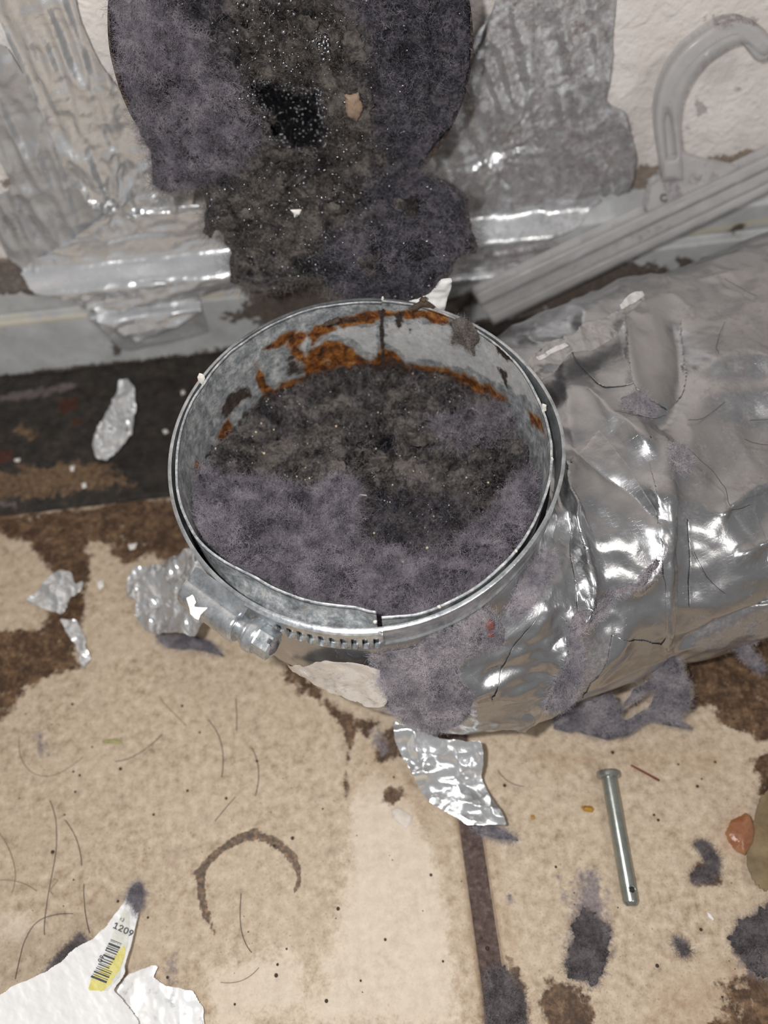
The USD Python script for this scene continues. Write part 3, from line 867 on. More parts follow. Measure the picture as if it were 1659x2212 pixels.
fuzzy = (0.10 + 1.2 * left * (0.35 + clump) + 1.5 * left2) * (1 - 0.9 * cm) * (1 - 0.85 * wet)
fuzz('lint_fibres', V, F2, 52000, 0.0036, 0.000030, FIB, plug, 5, 0.5, 0.9, fuzzy)
right = (q[:, 0] > 640) * (1 - wet) * (1 - cm) * (0.15 + clump) + 0.02
fuzz('lint_fibres', V, F2, 32000, 0.0020, 0.000028, FIBB, plug, 6, 0.35, 0.8, right)
fuzz('lint_fibres', V, F2, 14000, 0.0022, 0.000028, FIBW, plug, 7, 0.35, 0.9, wet * (1 - cm) * (0.02 + clump ** 2) + 0.01)
rim_w = smooth01(-d, -14, 0) * smooth01(q[:, 1], 300, 380)
fuzz('lint_fibres', V, F2, 3200, 0.0060, 0.000035, FIBW, plug, 8, 0.9, 0.7, rim_w + 1e-4)
rng = np.random.default_rng(4)
p, nn = scatter(V, F2, 1500, rng, (0.25 + wet + 1.2 * cm * (q[:, 1] < 300)) * (1 - left))
rd = 0.00016 + 0.00042 * rng.random(1500) ** 3
beads('water_drops', p + nn * (rd * 0.6)[:, None], rd, DROP, plug)


def near_v(px, Vs=V, Q=q):
    return Vs[np.argmin(((Q - A(px)) ** 2).sum(1))]


def chip(name, outline, z_fn, m, thick=0.0004, amp=0.0, step=None, seed=0, parent='/World', rise=0.0, freq=300, **kw):
    """A small torn flake: outline in the picture, z_fn(points) gives its place in the room, thick its thickness."""
    g = rough_poly(outline, amp, max(1.2, (np.ptp(A(outline)[:, 0]) + np.ptp(A(outline)[:, 1])) / 40), seed)
    st = max(0.8, math.sqrt(g.area) / 16) if step is None else step
    q_, F_, d_ = grid_in(g, st)
    P = z_fn(q_)
    vd = -(P - C); vd /= np.linalg.norm(vd, axis=1, keepdims=True)
    if vnormals(P, F_).mean(0) @ vd.mean(0) < 0:
        F_ = F_[:, ::-1]
    N = vnormals(P, F_).mean(0); N /= np.linalg.norm(N)
    hgt = rise * (fbm(P * freq, 3, seed) - 0.3) + thick * np.sqrt(np.clip(d_ / (d_.max() + 1e-9), 0, 1))
    top = P + N * hgt[:, None]
    Vb, Fb = bed(top, F_, d_, 0, P - N * 1e-5 + N * np.maximum(hgt - thick, 0)[:, None])
    return obj(name, (Vb, Fb), m, parent, smooth=40, **kw)


c0 = near_v((640, 465))
chip('paint_chip', [(626, 453), (652, 452), (650, 462), (644, 476), (636, 474), (634, 462)], lambda q_: at(q_, 1, c0[1] - 0.0014), WHITE, 0.0006, label='small white paint chip caught in the hanging lint clump', cat='paint chip')
FILM = make_lint('grey_felt', ((44, 41, 39), (96, 90, 86), (146, 138, 131)), ((44, 41, 39), (96, 90, 86), (146, 138, 131)))
for n_, (pp, th_) in enumerate([([(782, 172), (800, 180), (802, 240), (798, 288), (784, 292), (770, 270), (774, 210)], 0.0010), ([(700, 440), (730, 436), (748, 455), (744, 490), (716, 500), (700, 478)], 0.0022),
                                ([(565, 330), (620, 322), (660, 330), (640, 350), (590, 352)], 0.0022), ([(548, 230), (575, 250), (590, 282), (582, 300), (560, 280)], 0.0016), ([(690, 400), (712, 405), (722, 424), (704, 420)], 0.0012),
                                ([(800, 330), (825, 326), (832, 352), (815, 360)], 0.0020), ([(480, 470), (530, 455), (560, 480), (540, 520), (495, 515)], 0.0026), ([(590, 520), (640, 510), (650, 545), (610, 560)], 0.0024),
                                ([(640, 30), (690, 40), (680, 80), (650, 75)], 0.0022), ([(740, 60), (780, 70), (790, 130), (760, 140), (742, 100)], 0.0016), ([(770, 560), (820, 548), (812, 600), (780, 604)], 0.0024), ([(850, 430), (900, 425), (910, 470), (860, 480)], 0.0022)]):
    c_ = near_v(A(pp, float).mean(0))
    chip('lint_lump', pp, lambda q_, yy=c_[1]: at(q_, 1, yy - 0.0002), FILM, th_ * 0.7, 11, parent=plug, seed=40 + n_, rise=0.0012, freq=420)
c1 = near_v((760, 235))
lumpb = chip('lint_lump', [(745, 205), (775, 200), (785, 235), (770, 262), (748, 250)], lambda q_: at(q_, 1, c1[1] - 0.0005), make_plain('tan_soaked_lint', (120, 100, 84), (150, 128, 108), 0.7), 0.0016, 4, parent=plug, label='tan lump')
p_, r_ = [], []
rng = np.random.default_rng(9)
for k in range(26):
    pxy = A([700, 95]) + rng.normal(size=2) * A([14, 12])
    v_ = near_v(pxy); rr = 0.0003 + 0.0006 * rng.random(); p_.append(v_ + A([0, -rr, 0])); r_.append(rr)
for k in range(60):
    pxy = A([600, 60]) + rng.normal(size=2) * A([50, 60]); v_ = near_v(pxy); rr = 0.0002 + 0.0004 * rng.random(); p_.append(v_ + A([0, -rr, 0])); r_.append(rr)
beads('water_drops', A(p_), A(r_), DROP, plug, 2)
v_ = near_v((570, 250)); beads('water_drops', A([v_ + A([0, -.001, 0])]), A([0.0009]), DROP, plug, 2)

# ------------------------------------------------------------------ foil tape stuck to the wall and over the baseboard
def tape(name, pts, label, amp=0.0006, run=None,  off=0.0006, wr=0.0011, scale=95, seed=0, folds=(), dust=None, dustv=0.0, mat=FOIL_W, lift=0.0, group=None):
    g = wpoly(pts, off, amp, 0.0022, seed)
    q_, F_, d_ = grid_in(g, 0.00095)
    q3 = np.c_[q_[:, 0], 0 * d_, q_[:, 1]]
    o = off + wr * (1 + crease(q3, scale, seed, 3)) + 0.0004 * fbm(q3 * 700, 3, seed) + 0.0008 * (fbm(q3 * 60, 2, seed + 3))
    if run is not None:                                   # long creases along the strip
        a0_ = drape(A(run, float))[:, [0, 2]]
        t_ = (a0_[1] - a0_[0]) / np.linalg.norm(a0_[1] - a0_[0])
        sx, sy = q_ @ t_, q_ @ A([-t_[1], t_[0]])
        sp_ = np.c_[sx * 45, sy * 190, 0 * sx]
        o = o + 0.0036 * (1 + crease(sp_, 1.0, seed + 20, 2)) + 0.0008 * smooth01(fbm(np.c_[q_ * 45, 0 * sx], 2, seed + 4), .5, .7) * (1 + crease(np.c_[sx * 170, sy * 50, 0 * sx], 1.0, seed + 30, 2))
    for (cp, rad, nf, amp_) in folds:
        c_ = drape(A(cp))[[0, 2]]
        r_ = np.hypot(*(q_ - c_).T); a_ = np.arctan2(q_[:, 1] - c_[1], q_[:, 0] - c_[0])
        wob = a_ * nf + 2.2 * fbm(np.c_[np.cos(a_) * 3, np.sin(a_) * 3, r_ * 60], 3, seed) * 3
        o = o + amp_ * (1 - np.abs(np.sin(wob))) * np.exp(-(r_ / rad) ** 2) * smooth01(r_, 0.0005, 0.006) * (0.4 + 1.2 * fbm(np.c_[np.cos(a_) * 2, np.sin(a_) * 2, 0 * r_], 2, seed + 9))
        o = o - 0.0015 * np.exp(-(r_ / 0.004) ** 2) + 0.001
    o = o + lift * (1 - smooth01(d_, 0, 0.006))
    P3 = np.c_[q_[:, 0], yprof(q_[:, 1]) - o, q_[:, 1]]
    if vnormals(P3, F_)[:, 1].mean() > 0:
        F_ = F_[:, ::-1]
    du = np.full(len(q_), dustv)
    for (poly, val) in (dust or []):
        pd = wpoly(poly)
        du = np.maximum(du, val * patch(pd, q_, 0.002, 0.004, 160, seed, True))
    Vb, Fb = bed(P3, F_, d_, 0, P3 + A([0, 0.00012, 0]))
    return obj(name, (Vb, Fb), mat, '/World', smooth=True, pv={'dust': np.r_[du, du]}, label=label, cat='foil tape', group=group)


tape('foil_tape', [(-80, 50), (20, 85), (64, 160), (140, 330), (215, 400), (280, 450), (220, 520), (60, 585), (20, 545), (0, 505), (-60, 480), (-60, 410), (20, 402), (28, 375), (0, 325), (-80, 280)],
     'dull grey foil tape strip on the wall at the left edge, with bluish grime', 0.0004, [(0, 80), (140, 430)], 0.0005, 0.0012, 120, 1, mat=FOIL_G,
     dust=[([(20, 330), (60, 380), (80, 470), (50, 480), (20, 420)], 0.5), ([(-40, 400), (150, 470), (140, 540), (-20, 500)], 0.36)])
tape('foil_tape', [(-90, -110), (0, 10), (22, 62), (64, 160), (138, 330), (170, 400), (230, 440), (262, 452), (420, 430), (420, 330), (340, 300), (262, 175), (205, 95), (178, 30), (150, -110)],
     'bright crinkled foil tape running down the wall left of the lint-packed pipe', 0.0005, [(40, 20), (200, 420)], 0.0012, 0.0012, 85, 2, folds=[((252, 436), 0.026, 5, 0.0036)],
     dust=[([(165, 0), (205, 95), (262, 175), (310, 270), (270, 270), (215, 180), (180, 120)], 0.62)])
tape('foil_tape', [(48, 575), (90, 540), (150, 505), (240, 440), (330, 432), (430, 425), (540, 470), (540, 600), (425, 618), (330, 642), (230, 655), (120, 625), (70, 610)],
     'shiny foil tape pressed over the top of the baseboard, left of the duct', 0.0005, [(100, 590), (500, 540)], 0.0016, 0.0006, 130, 3, folds=[((252, 440), 0.012, 6, 0.0010)], dustv=0.12)
tape('foil_tape', [(135, 605), (189, 669), (262, 750), (285, 752), (452, 712), (436, 660), (424, 608), (330, 600), (230, 600)],
     'grey lower flap of foil tape hanging over the front of the baseboard', 0.0003, None, 0.0009, 0.0005, 120, 4, dust=[([(189, 669), (262, 750), (285, 752), (452, 712), (440, 690), (297, 722)], 0.30)], lift=0.0008)
tape('foil_tape', [(170, 610), (205, 672), (240, 690), (297, 722), (435, 664), (426, 600), (330, 590), (230, 596)],
     'bright folded foil tape layer on top of the baseboard flap', 0.0003, [(200, 660), (430, 620)], 0.0020, 0.0006, 140, 5, dustv=0.08, lift=0.0010)
tape('foil_tape', [(1088, -110), (1330, -110), (1316, 100), (1300, 200), (1345, 225), (1368, 330), (1352, 402), (1230, 415), (1040, 440), (905, 440), (820, 380), (900, 280), (990, 220), (1015, 120), (1040, 70)],
     'dusty grey crumpled foil tape on the wall right of the pipe', 0.0006, [(1130, 0), (1190, 300)], 0.0010, 0.0012, 85, 6, folds=[((1070, 312), 0.016, 5, 0.0024)], dustv=0.56,
     dust=[([(1180, -110), (1330, -110), (1316, 100), (1300, 200), (1345, 225), (1368, 330), (1352, 402), (1180, 415), (1200, 200)], 0.62), ([(1180, 60), (1260, 60), (1270, 170), (1180, 180)], 0.7), ([(900, 380), (1230, 380), (1230, 440), (900, 440)], 0.6)])
tape('foil_tape', [(1094, -40), (1100, 10), (1078, 50), (1030, 112), (1018, 108), (1030, 60), (1060, 20), (1074, -40)],
     'narrow bright torn foil edge on the wall beside the pipe rim', 0.0004, None, 0.0034, 0.0012, 150, 7)
tape('foil_tape', [(880, 440), (1040, 412), (1240, 398), (1300, 420), (1252, 470), (1180, 500), (1225, 530), (1060, 610), (940, 640), (900, 560)],
     'dust-covered foil tape over the baseboard top between the pipe and the hanger', 0.0006, [(940, 500), (1200, 450)], 0.0015, 0.0006, 130, 8, dustv=0.34,
     dust=[([(1040, 500), (1200, 470), (1230, 530), (1040, 600)], 0.6), ([(1240, 400), (1300, 420), (1240, 480), (1200, 470)], 0.6)])

# ------------------------------------------------------------------ the duct elbow on the floor
M = A([-0.004, -0.1398, 0.100])
nA = A([0.0174, -0.0821, 1.0]); nA /= np.linalg.norm(nA)
e1 = np.cross([0, 1, 0], nA); e1 /= np.linalg.norm(e1)
e2 = np.cross(nA, e1)
CR = 0.0508


def cloc(a, b, w):
    return M + np.asarray(a)[..., None] * e1 + np.asarray(b)[..., None] * e2 + np.asarray(w)[..., None] * nA


def cpol(th, r, w):
    return cloc(r * np.cos(th), r * np.sin(th), w + 0 * th)


def cyl(p, R=CR, far=True):
    """Angle (from -90 degrees) and height on the collar's cylinder that the photograph shows at p."""
    p = np.asarray(p, float)
    d = ray(p[..., 0], p[..., 1]); o = C - M
    D, O = np.stack([d @ e1, d @ e2], -1), A([o @ e1, o @ e2])
    a, b, c = (D * D).sum(-1), 2 * D @ O, O @ O - R * R
    t = (-b + (1 if far else -1) * np.sqrt(np.maximum(b * b - 4 * a * c, 0))) / (2 * a)
    P = O + t[..., None] * D
    th = (np.arctan2(P[..., 1], P[..., 0]) + np.pi / 2) % (2 * np.pi) - np.pi / 2
    return np.stack([th * CR, (o + t[..., None] * d) @ nA], -1)


def cpoly(pts, z8=False):
    p = A(pts, float)
    if z8:
        p = p / 2.183 + A([420, 560])
    return Polygon(cyl(p)).buffer(0)


duct = thing('dryer_duct', 'galvanised duct elbow wrapped in silver foil, its rusty round mouth facing up', 'duct')
nth = 900
th = np.linspace(-np.pi / 2 + 0.012, 1.5 * np.pi - 0.012, nth)
rimw = 0.0005 * (fbm(np.c_[np.cos(th) * 9, np.sin(th) * 9, 0 * th], 4, 3) - .5)
deg = np.degrees(th)
deg_l = (deg + 180) % 360 - 180
dent = smooth01(deg_l, -150, -128) * (1 - smooth01(deg_l, -99, -91)) * ((deg_l > -160) & (deg_l < -89))
dent = np.where(deg > 200, smooth01(deg, 205, 232) * (1 - 0.45 * smooth01(deg, 262, 270)), 0) + np.where(deg < -70, 0.3 * (1 - smooth01(deg, -90, -78)), 0)
ws = np.r_[np.linspace(-0.046, -0.014, 34), np.linspace(-0.0135, 0, 24)]
Wg, Tg = np.meshgrid(ws, th, indexing='ij')
rw = Wg + (rimw[None] - 0.0016 * dent[None]) * smooth01(Wg, -0.01, 0)
Rg = CR - 0.0004 - dent[None] * 0.0042 * smooth01(Wg, -0.012, 0.001) + 0.0004 * (fbm(np.stack([np.cos(Tg) * 4, np.sin(Tg) * 4, Wg * 60], -1), 3, 6) - .5) * 2
sm = np.abs(deg[None] - 78.0)
Rg = Rg - 0.0006 * (deg[None] > 78) * smooth01(Wg, -0.06, -0.05)                                   # the lapped seam at the back
inner = cpol(Tg.ravel(), Rg.ravel(), rw.ravel())
outer = cpol(Tg.ravel(), (Rg + 0.0007).ravel(), rw.ravel())
nr = len(ws)
Fi = qgrid(nr, nth)
nI = nr * nth
k = np.arange(nth - 1)
topr = (nr - 1) * nth
rim = np.vstack([np.c_[topr + k, topr + k + 1, nI + topr + k + 1], np.c_[topr + k, nI + topr + k + 1, nI + topr + k]])
kr = np.arange(nr - 1) * nth
ends = np.vstack([np.c_[kr, nI + kr, nI + kr + nth], np.c_[kr, nI + kr + nth, kr + nth], np.c_[kr + nth - 1, nI + kr + 2 * nth - 1, nI + kr + nth - 1], np.c_[kr + nth - 1, kr + 2 * nth - 1, nI + kr + 2 * nth - 1]])
Vc = np.vstack([inner, outer]); Fc = np.vstack([Fi, Fi[:, ::-1] + nI, rim, ends])
uv = np.c_[(Tg * CR).ravel(), Wg.ravel()]
cp = {'rust': [(cpoly([(600, 545), (900, 520), (1200, 520), (1480, 650), (1440, 720), (1200, 640), (900, 640), (640, 660)], 1), .001, .003), (cpoly([(270, 480), (300, 500), (350, 600), (385, 620), (330, 640), (300, 630)], 1), .0004, .0012),
               (cpoly([(410, 380), (440, 345), (500, 330), (540, 330), (500, 400), (520, 440), (560, 400), (610, 375), (690, 370), (740, 400), (765, 430), (830, 465), (880, 400), (930, 425), (965, 455), (1000, 492), (1150, 500), (1320, 565), (1500, 670), (1440, 670), (1250, 575), (1000, 535), (860, 530), (700, 565), (600, 600), (540, 565), (500, 500), (430, 430)], 1), .0006, .0016),
               (cpoly([(660, 285), (720, 255), (870, 228), (960, 240), (1060, 235), (1160, 240), (1215, 275), (1205, 305), (1130, 300), (1080, 270), (1000, 275), (920, 265), (830, 290), (700, 315)], 1), .0005, .0014),
               (cpoly([(95, 830), (150, 745), (165, 760), (185, 830), (150, 870), (110, 875)], 1), .0005, .0012),
               (cpoly([(412, 990), (432, 1005), (455, 1050), (448, 1080), (425, 1070)]), .0006, .0012),
               (cpoly([(560, 300), (640, 285), (660, 320), (600, 350), (545, 400), (530, 350)], 1), .0005, .0014), (cpoly([(300, 420), (420, 340), (480, 320), (470, 350), (380, 420)], 1), .0005, .0012),
               (cpoly([(320, 640), (400, 570), (520, 540), (540, 590), (420, 640), (340, 690)], 1), .0008, .0018),
               (cpoly([(1140, 880), (1170, 900), (1180, 940), (1150, 920)]), .0006, .0014)],
      'clean': [(cpoly([(905, 290), (1180, 320), (1400, 390), (1560, 500), (1659, 640), (1659, 740), (1560, 640), (1400, 560), (1200, 490), (1000, 460), (905, 400)], 1), .001, .003),
                (cpoly([(600, 330), (740, 310), (860, 300), (860, 440), (800, 420), (720, 350)], 1), .0008, .002), (cpoly([(470, 335), (520, 330), (540, 370), (510, 440)], 1), .0005, .001)],
      'grime': [(cpoly([(480, 850), (530, 825), (545, 850), (500, 885), (470, 905)]), .0008, .002),
                (cpoly([(400, 460), (450, 440), (520, 500), (500, 540), (420, 540)], 1), .0008, .002),
                (cpoly([(690, 270), (740, 262), (800, 265), (760, 290), (690, 292)], 1), .0004, .001),
                (cpoly([(870, 225), (905, 225), (895, 320), (900, 440), (890, 560), (878, 560), (880, 430), (872, 300)], 1), .0002, .0005),
                (cpoly([(935, 250), (990, 250), (985, 320), (960, 330), (940, 290)], 1), .0004, .001), (cpoly([(1010, 320), (1030, 320), (1025, 350), (1012, 350)], 1), .0003, .0006),
                (cpoly([(1410, 385), (1460, 400), (1510, 480), (1480, 490), (1430, 440)], 1), .0006, .0015), (cpoly([(1430, 500), (1480, 530), (1490, 620), (1470, 600)], 1), .0004, .0008),
                (cpoly([(396, 1070), (440, 1080), (490, 1180), (460, 1200), (420, 1140)]), .001, .002)]}
pv = {}
for kk, lst in cp.items():
    v = np.zeros(len(uv))
    for n_, (poly, soft, rg) in enumerate(lst):
        v = np.maximum(v, patch(poly, uv, soft, rg, 230, 3 * n_ + 4, kk in ('grime', 'rust')))
    pv[kk] = v
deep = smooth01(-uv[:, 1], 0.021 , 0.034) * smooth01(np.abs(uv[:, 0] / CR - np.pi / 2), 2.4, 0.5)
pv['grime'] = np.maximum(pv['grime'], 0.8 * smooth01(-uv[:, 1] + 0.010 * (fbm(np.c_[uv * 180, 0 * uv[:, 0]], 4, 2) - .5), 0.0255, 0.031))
pv['clean'] = np.maximum(pv['clean'], 0.5 * smooth01(uv[:, 1], -0.0006, -0.0001))
obj('collar', (Vc, Fc), ZINC, duct, smooth=True, pv={k_: np.r_[v, 0 * v ] for k_, v in pv.items()}, label='rusty galvanised collar')

# rivet inside the collar
ra = cyl(A([705.0, 776.0])); rth = ra[0] / CR
rc = cpol(A(rth), CR - 0.0006, A(ra[1])); rn = -(math.cos(rth) * e1 + math.sin(rth) * e2)
prof = [(0.0, 0.0004), (0.0006, 0.0004), (0.0008, 0.0011), (0.0012, 0.0013), (0.0016, 0.0010), (0.0018, 0.0), (0.0018, -0.0006)]
rv = trimesh.creation.revolve(prof, sections=24)
Tm = trimesh.geometry.align_vectors([0, 0, 1], rn); Tm[:3, 3] = rc
rv.apply_transform(Tm)
obj('rivet', rv, make_plain('rusty_rivet', (70, 46, 24), (140, 100, 60), 0.5), duct, smooth=30, label='rusted rivet')
# flakes of pale paint along the rim
chips = [((445, 842), 11, 15), ((1187, 833), 8, 12), ((828, 684), 4, 6), ((952, 1268), 6, 5), ((806, 1312), 6, 4), ((1120, 1170), 5, 4), ((1206, 945), 4, 6)]
for n_, (p_, rx, ry) in enumerate(chips):
    far_ = p_[1] < 950
    uvp = cyl(A(p_, float), CR, far_)
    c_ = cpol(A(uvp[0] / CR), CR + 0.0002, A(0.0004))
    sh = rng.uniform(0.6, 1.0, 9)
    a_ = np.linspace(0, 2 * np.pi, 10)[:-1]
    P_x = px_of(c_)
    chip('paint_flake', np.c_[P_x[0] + rx * sh * np.cos(a_), P_x[1] - 2 + ry * sh * np.sin(a_)], lambda q_, yy=c_[1]: at(q_, 1, yy), WHITE, 0.0004, 0.5, parent=duct, seed=n_, label='pale peeling paint')

# the foil sleeve: from under the clamp round the bend and along the floor
HD = math.radians(14.0)
hv, gv = A([math.cos(HD), math.sin(HD), 0]), A([-math.sin(HD), math.cos(HD), 0])
zv = A([0, 0, 1.0])
RB = 0.053
c0 = M - nA * 0.0125
Pv = c0 + RB * hv
NA_, NU = 340, 420
LS = 0.165
al = np.linspace(0, 2 * np.pi, NA_)                     # 0 = outer heel / underside, pi = inner side / top
ln = np.linspace(0, RB * 1.35 + LS, NU)
ben = np.pi / 2


def sleeve(l, a_):
    ph = np.clip(l / (RB * 1.35), 0, 1) * ben
    t = np.maximum(l - RB * 1.35, 0)
    eo = -np.cos(ph)[..., None] * hv - np.sin(ph)[..., None] * zv
    cen = Pv + RB * eo
    cen = cen + np.where(ph[..., None] >= ben - 1e-9, t[..., None] * hv, 0)
    k_ = smooth01(ph / ben, 0.0, 0.8)
    ra_ = 0.0519 + (0.0405 - 0.0519) * k_
    cen = cen + (0.0412 - (Pv[2] - RB)) * k_[..., None] * zv * 1.0
    rb_ = 0.0519 + (0.0605 - 0.0519) * k_ + 0.0085 * smooth01(t, 0.0, 0.06)
    cen = cen - (0.0060 * k_ * np.exp(-(t / 0.06) ** 2))[..., None] * gv
    ca, sa = np.cos(a_), np.sin(a_)
    ex = 1 - 0.12 * k_
    ca2, sa2 = np.sign(ca) * np.abs(ca) ** ex, np.sign(sa) * np.abs(sa) ** ex
    return cen + (ra_ * ca2)[..., None] * eo + (rb_ * sa2)[..., None] * gv


Lg, Ag = np.meshgrid(ln, al, indexing='ij')
S0 = sleeve(Lg, Ag)
# start flush under the clamp: follow the collar's tilt at the top
tw = np.exp(-(Lg / 0.010) ** 2)
ringp = c0 + (S0 - c0) - ((S0 - c0) @ nA)[..., None] * nA
S0 = S0 * (1 - tw[..., None]) + ringp * tw[..., None]
Sf = S0.reshape(-1, 3)
Ff = qgrid(NU, NA_)
N0 = vnormals(Sf, Ff)
cen_guess = (S0.mean(1, keepdims=True) + 0 * S0).reshape(-1, 3)
if ((Sf - cen_guess) * N0).sum(1).mean() < 0:
    Ff = Ff[:, ::-1]; N0 = -N0
N0 = N0.reshape(NU, NA_, 3)
N0[:, 0] = N0[:, -1] = N0[:, 0] + N0[:, -1]
N0 /= np.linalg.norm(N0, axis=-1, keepdims=True) + 1e-12
grow = smooth01(Lg, 0.004, 0.03)
big = fbm(S0 * 26, 2, 71) - 0.5
disp = 0.0100 * big + 0.0105 * (crease(S0, 25, 73, 1) * 0.6 + 0.2) + 0.0042 * (crease(S0, 60, 75, 2) + 0.35) + 0.0006 * (fbm(S0 * 240, 3, 77) - 0.5)
st_ = np.sin(Ag * 9 + 5 * fbm(S0 * 20, 2, 5)) * 0.0007 * np.exp(-((Lg - 0.02) / 0.02) ** 2)
lift_ = np.maximum(0, 0.0005 - S0[..., 2])
heel = 0.0085 * np.exp(-((Lg - 0.040) / 0.020) ** 2) * np.exp(-((np.angle(np.exp(1j * (Ag + 0.75)))) / 0.8) ** 2)
wrk = 0.0022 * (crease(S0 * A([1.0, 1.0, 2.2]), 85, 79, 3) + 0.35) * np.exp(-((Lg - 0.035) / 0.03) ** 2)
S1 = S0 + N0 * ((disp + wrk) * grow + st_ + heel)[..., None]


def off_collar(S):
    """Keeps the sleeve outside the steel collar that it is wrapped round."""
    w_ = (S - M) @ nA
    rad = (S - M) - w_[..., None] * nA
    r_ = np.linalg.norm(rad, axis=-1)
    k = (w_ > -0.050) & (r_ < 0.0524) & (r_ > 0.02)
    return np.where(k[..., None], M + w_[..., None] * nA + rad * (0.0524 / np.maximum(r_, 1e-6))[..., None], S)


S1 = off_collar(S1)
S1[:, -1] = S1[:, 0]
S1[..., 2] = np.maximum(S1[..., 2], 0.0008 + 0.0006 * fbm(S0 * 200, 2, 9))
from scipy.interpolate import RegularGridInterpolator
S_at = RegularGridInterpolator((ln, al), S1, bounds_error=False, fill_value=None)
N1 = vnormals(S1.reshape(-1, 3), Ff).reshape(NU, NA_, 3)
N1[:, 0] = N1[:, -1] = N1[:, 0] + N1[:, -1]
N1 /= np.linalg.norm(N1, axis=-1, keepdims=True) + 1e-12
N_at = RegularGridInterpolator((ln, al), N1, bounds_error=False, fill_value=None)
ARC = 0.054


def build_maps():
    global S_at, N1, N_at, Spx, vis, dep, vi, tree
    S_at = RegularGridInterpolator((ln, al), S1, bounds_error=False, fill_value=None)
    N1 = vnormals(S1.reshape(-1, 3), Ff).reshape(NU, NA_, 3)
    N1[:, 0] = N1[:, -1] = N1[:, 0] + N1[:, -1]
    N1 = N1 / (np.linalg.norm(N1, axis=-1, keepdims=True) + 1e-12)
    N_at = RegularGridInterpolator((ln, al), N1, bounds_error=False, fill_value=None)
    Spx = px_of(S1.reshape(-1, 3))
    vis = ((C - S1.reshape(-1, 3)) * N1.reshape(-1, 3)).sum(1) > 0
    dep = (S1.reshape(-1, 3) - C) @ FWD
    vi = np.nonzero(vis)[0]
    tree = cKDTree(Spx[vi])


Spx = px_of(S1.reshape(-1, 3))
vis = ((C - S1.reshape(-1, 3)) * N1.reshape(-1, 3)).sum(1) > 0
dep = (S1.reshape(-1, 3) - C) @ FWD
from scipy.spatial import cKDTree
vi = np.nonzero(vis)[0]
tree = cKDTree(Spx[vi])


def dmap(pts):
    """Where on the sleeve (length, arc) the photograph shows the points."""
    o = []
    for p in np.asarray(pts, float):
        dd, ii = tree.query(p, 12)
        ii = vi[ii[dd < dd[0] + 6]]
        b_ = ii[dep[ii].argmin()]
        o.append((ln[b_ // NA_], al[b_ % NA_] * ARC))
    return A(o)


uvd = np.c_[Lg.ravel(), (Ag * ARC).ravel()]
# the sharp folds that the foil shows: (line, height, half width)
folds = [([(1228, 1000), (1240, 1100), (1262, 1200), (1268, 1290), (1250, 1340)], 0.0045, 0.0040), ([(1412, 1060), (1424, 1150), (1412, 1230), (1370, 1270)], 0.0040, 0.0050),
         ([(1350, 690), (1360, 760), (1376, 836)], 0.0022, 0.0030), ([(1466, 690), (1478, 790), (1462, 880), (1430, 915)], -0.0040, 0.0040), ([(1230, 960), (1330, 1040), (1420, 1130)], -0.0020, 0.0030),
         ([(1240, 1330), (1210, 1450), (1120, 1570)], 0.0035, 0.0030), ([(1540, 790), (1600, 775), (1680, 800), (1700, 850)], 0.0050, 0.0060), ([(1540, 1120), (1600, 1070), (1700, 1040)], 0.0050, 0.0050),
         ([(1440, 930), (1440, 1200), (1445, 1420)], 0.0022, 0.0025), ([(1590, 1200), (1680, 1150)], 0.0040, 0.0050), ([(1270, 840), (1330, 900), (1400, 960)], 0.0026, 0.0040), ([(1480, 1400), (1560, 1360), (1690, 1300)], -0.0035, 0.0040)]
for lnp, hh, ww in folds:
    m_ = dmap(spline(lnp, 40))
    from scipy.ndimage import uniform_filter1d
    m_ = np.c_[uniform_filter1d(m_[:, 0], 7), uniform_filter1d(m_[:, 1], 7)]
    L_ = LineString(m_)
    dd = shapely.distance(L_, shapely.points(uvd)).reshape(NU, NA_)
    S1 = S1 + N1 * (hh * np.exp(-dd / ww))[..., None]
S1 = off_collar(S1)
S1[:, -1] = S1[:, 0]
S1[..., 2] = np.maximum(S1[..., 2], 0.0008 + 0.0006 * fbm(S0 * 200, 2, 9))
build_maps()


def dpoly(pts):
    return Polygon(dmap(pts)).buffer(0)


dl = [([(1440, 660), (1560, 600), (1720, 560), (1720, 1060), (1600, 1080), (1520, 1040), (1490, 900)], 0.46), ([(1460, 900), (1520, 880), (1540, 1100), (1480, 1200), (1450, 1100)], 0.62),
      ([(1540, 1000), (1720, 960), (1720, 1090), (1580, 1060)], 0.68), ([(1380, 780), (1470, 820), (1440, 900), (1340, 860)], 0.55), ([(1500, 760), (1580, 770), (1600, 880), (1520, 880)], 0.55),
      ([(1230, 860), (1310, 850), (1300, 920), (1240, 930)], 0.45), ([(1240, 1380), (1330, 1330), (1420, 1420), (1380, 1520), (1250, 1560), (1180, 1540)], 0.7), ([(1460, 1330), (1720, 1250), (1720, 1400), (1470, 1440)], 0.55),
      ([(640, 1400), (830, 1420), (830, 1560), (700, 1520)], 0.32), ([(1200, 1000), (1235, 1000), (1230, 1200), (1190, 1250)], 0.5)]
du = np.full(len(uvd), 0.18)
for n_, (pp, val) in enumerate(dl):
    du = np.maximum(du, val * patch(dpoly(pp), uvd, 0.003, 0.006, 120, n_, True))
o = obj('foil_sleeve', (S1.reshape(-1, 3), Ff), FOIL_D, duct, smooth=True, pv={'dust': du}, label='crumpled silver foil sleeve')
UsdGeom.PrimvarsAPI(o).CreatePrimvar('st', Sdf.ValueTypeNames.TexCoord2fArray, 'vertex').Set(Vt.Vec2fArray.FromNumpy(uvd.astype(np.float32)))


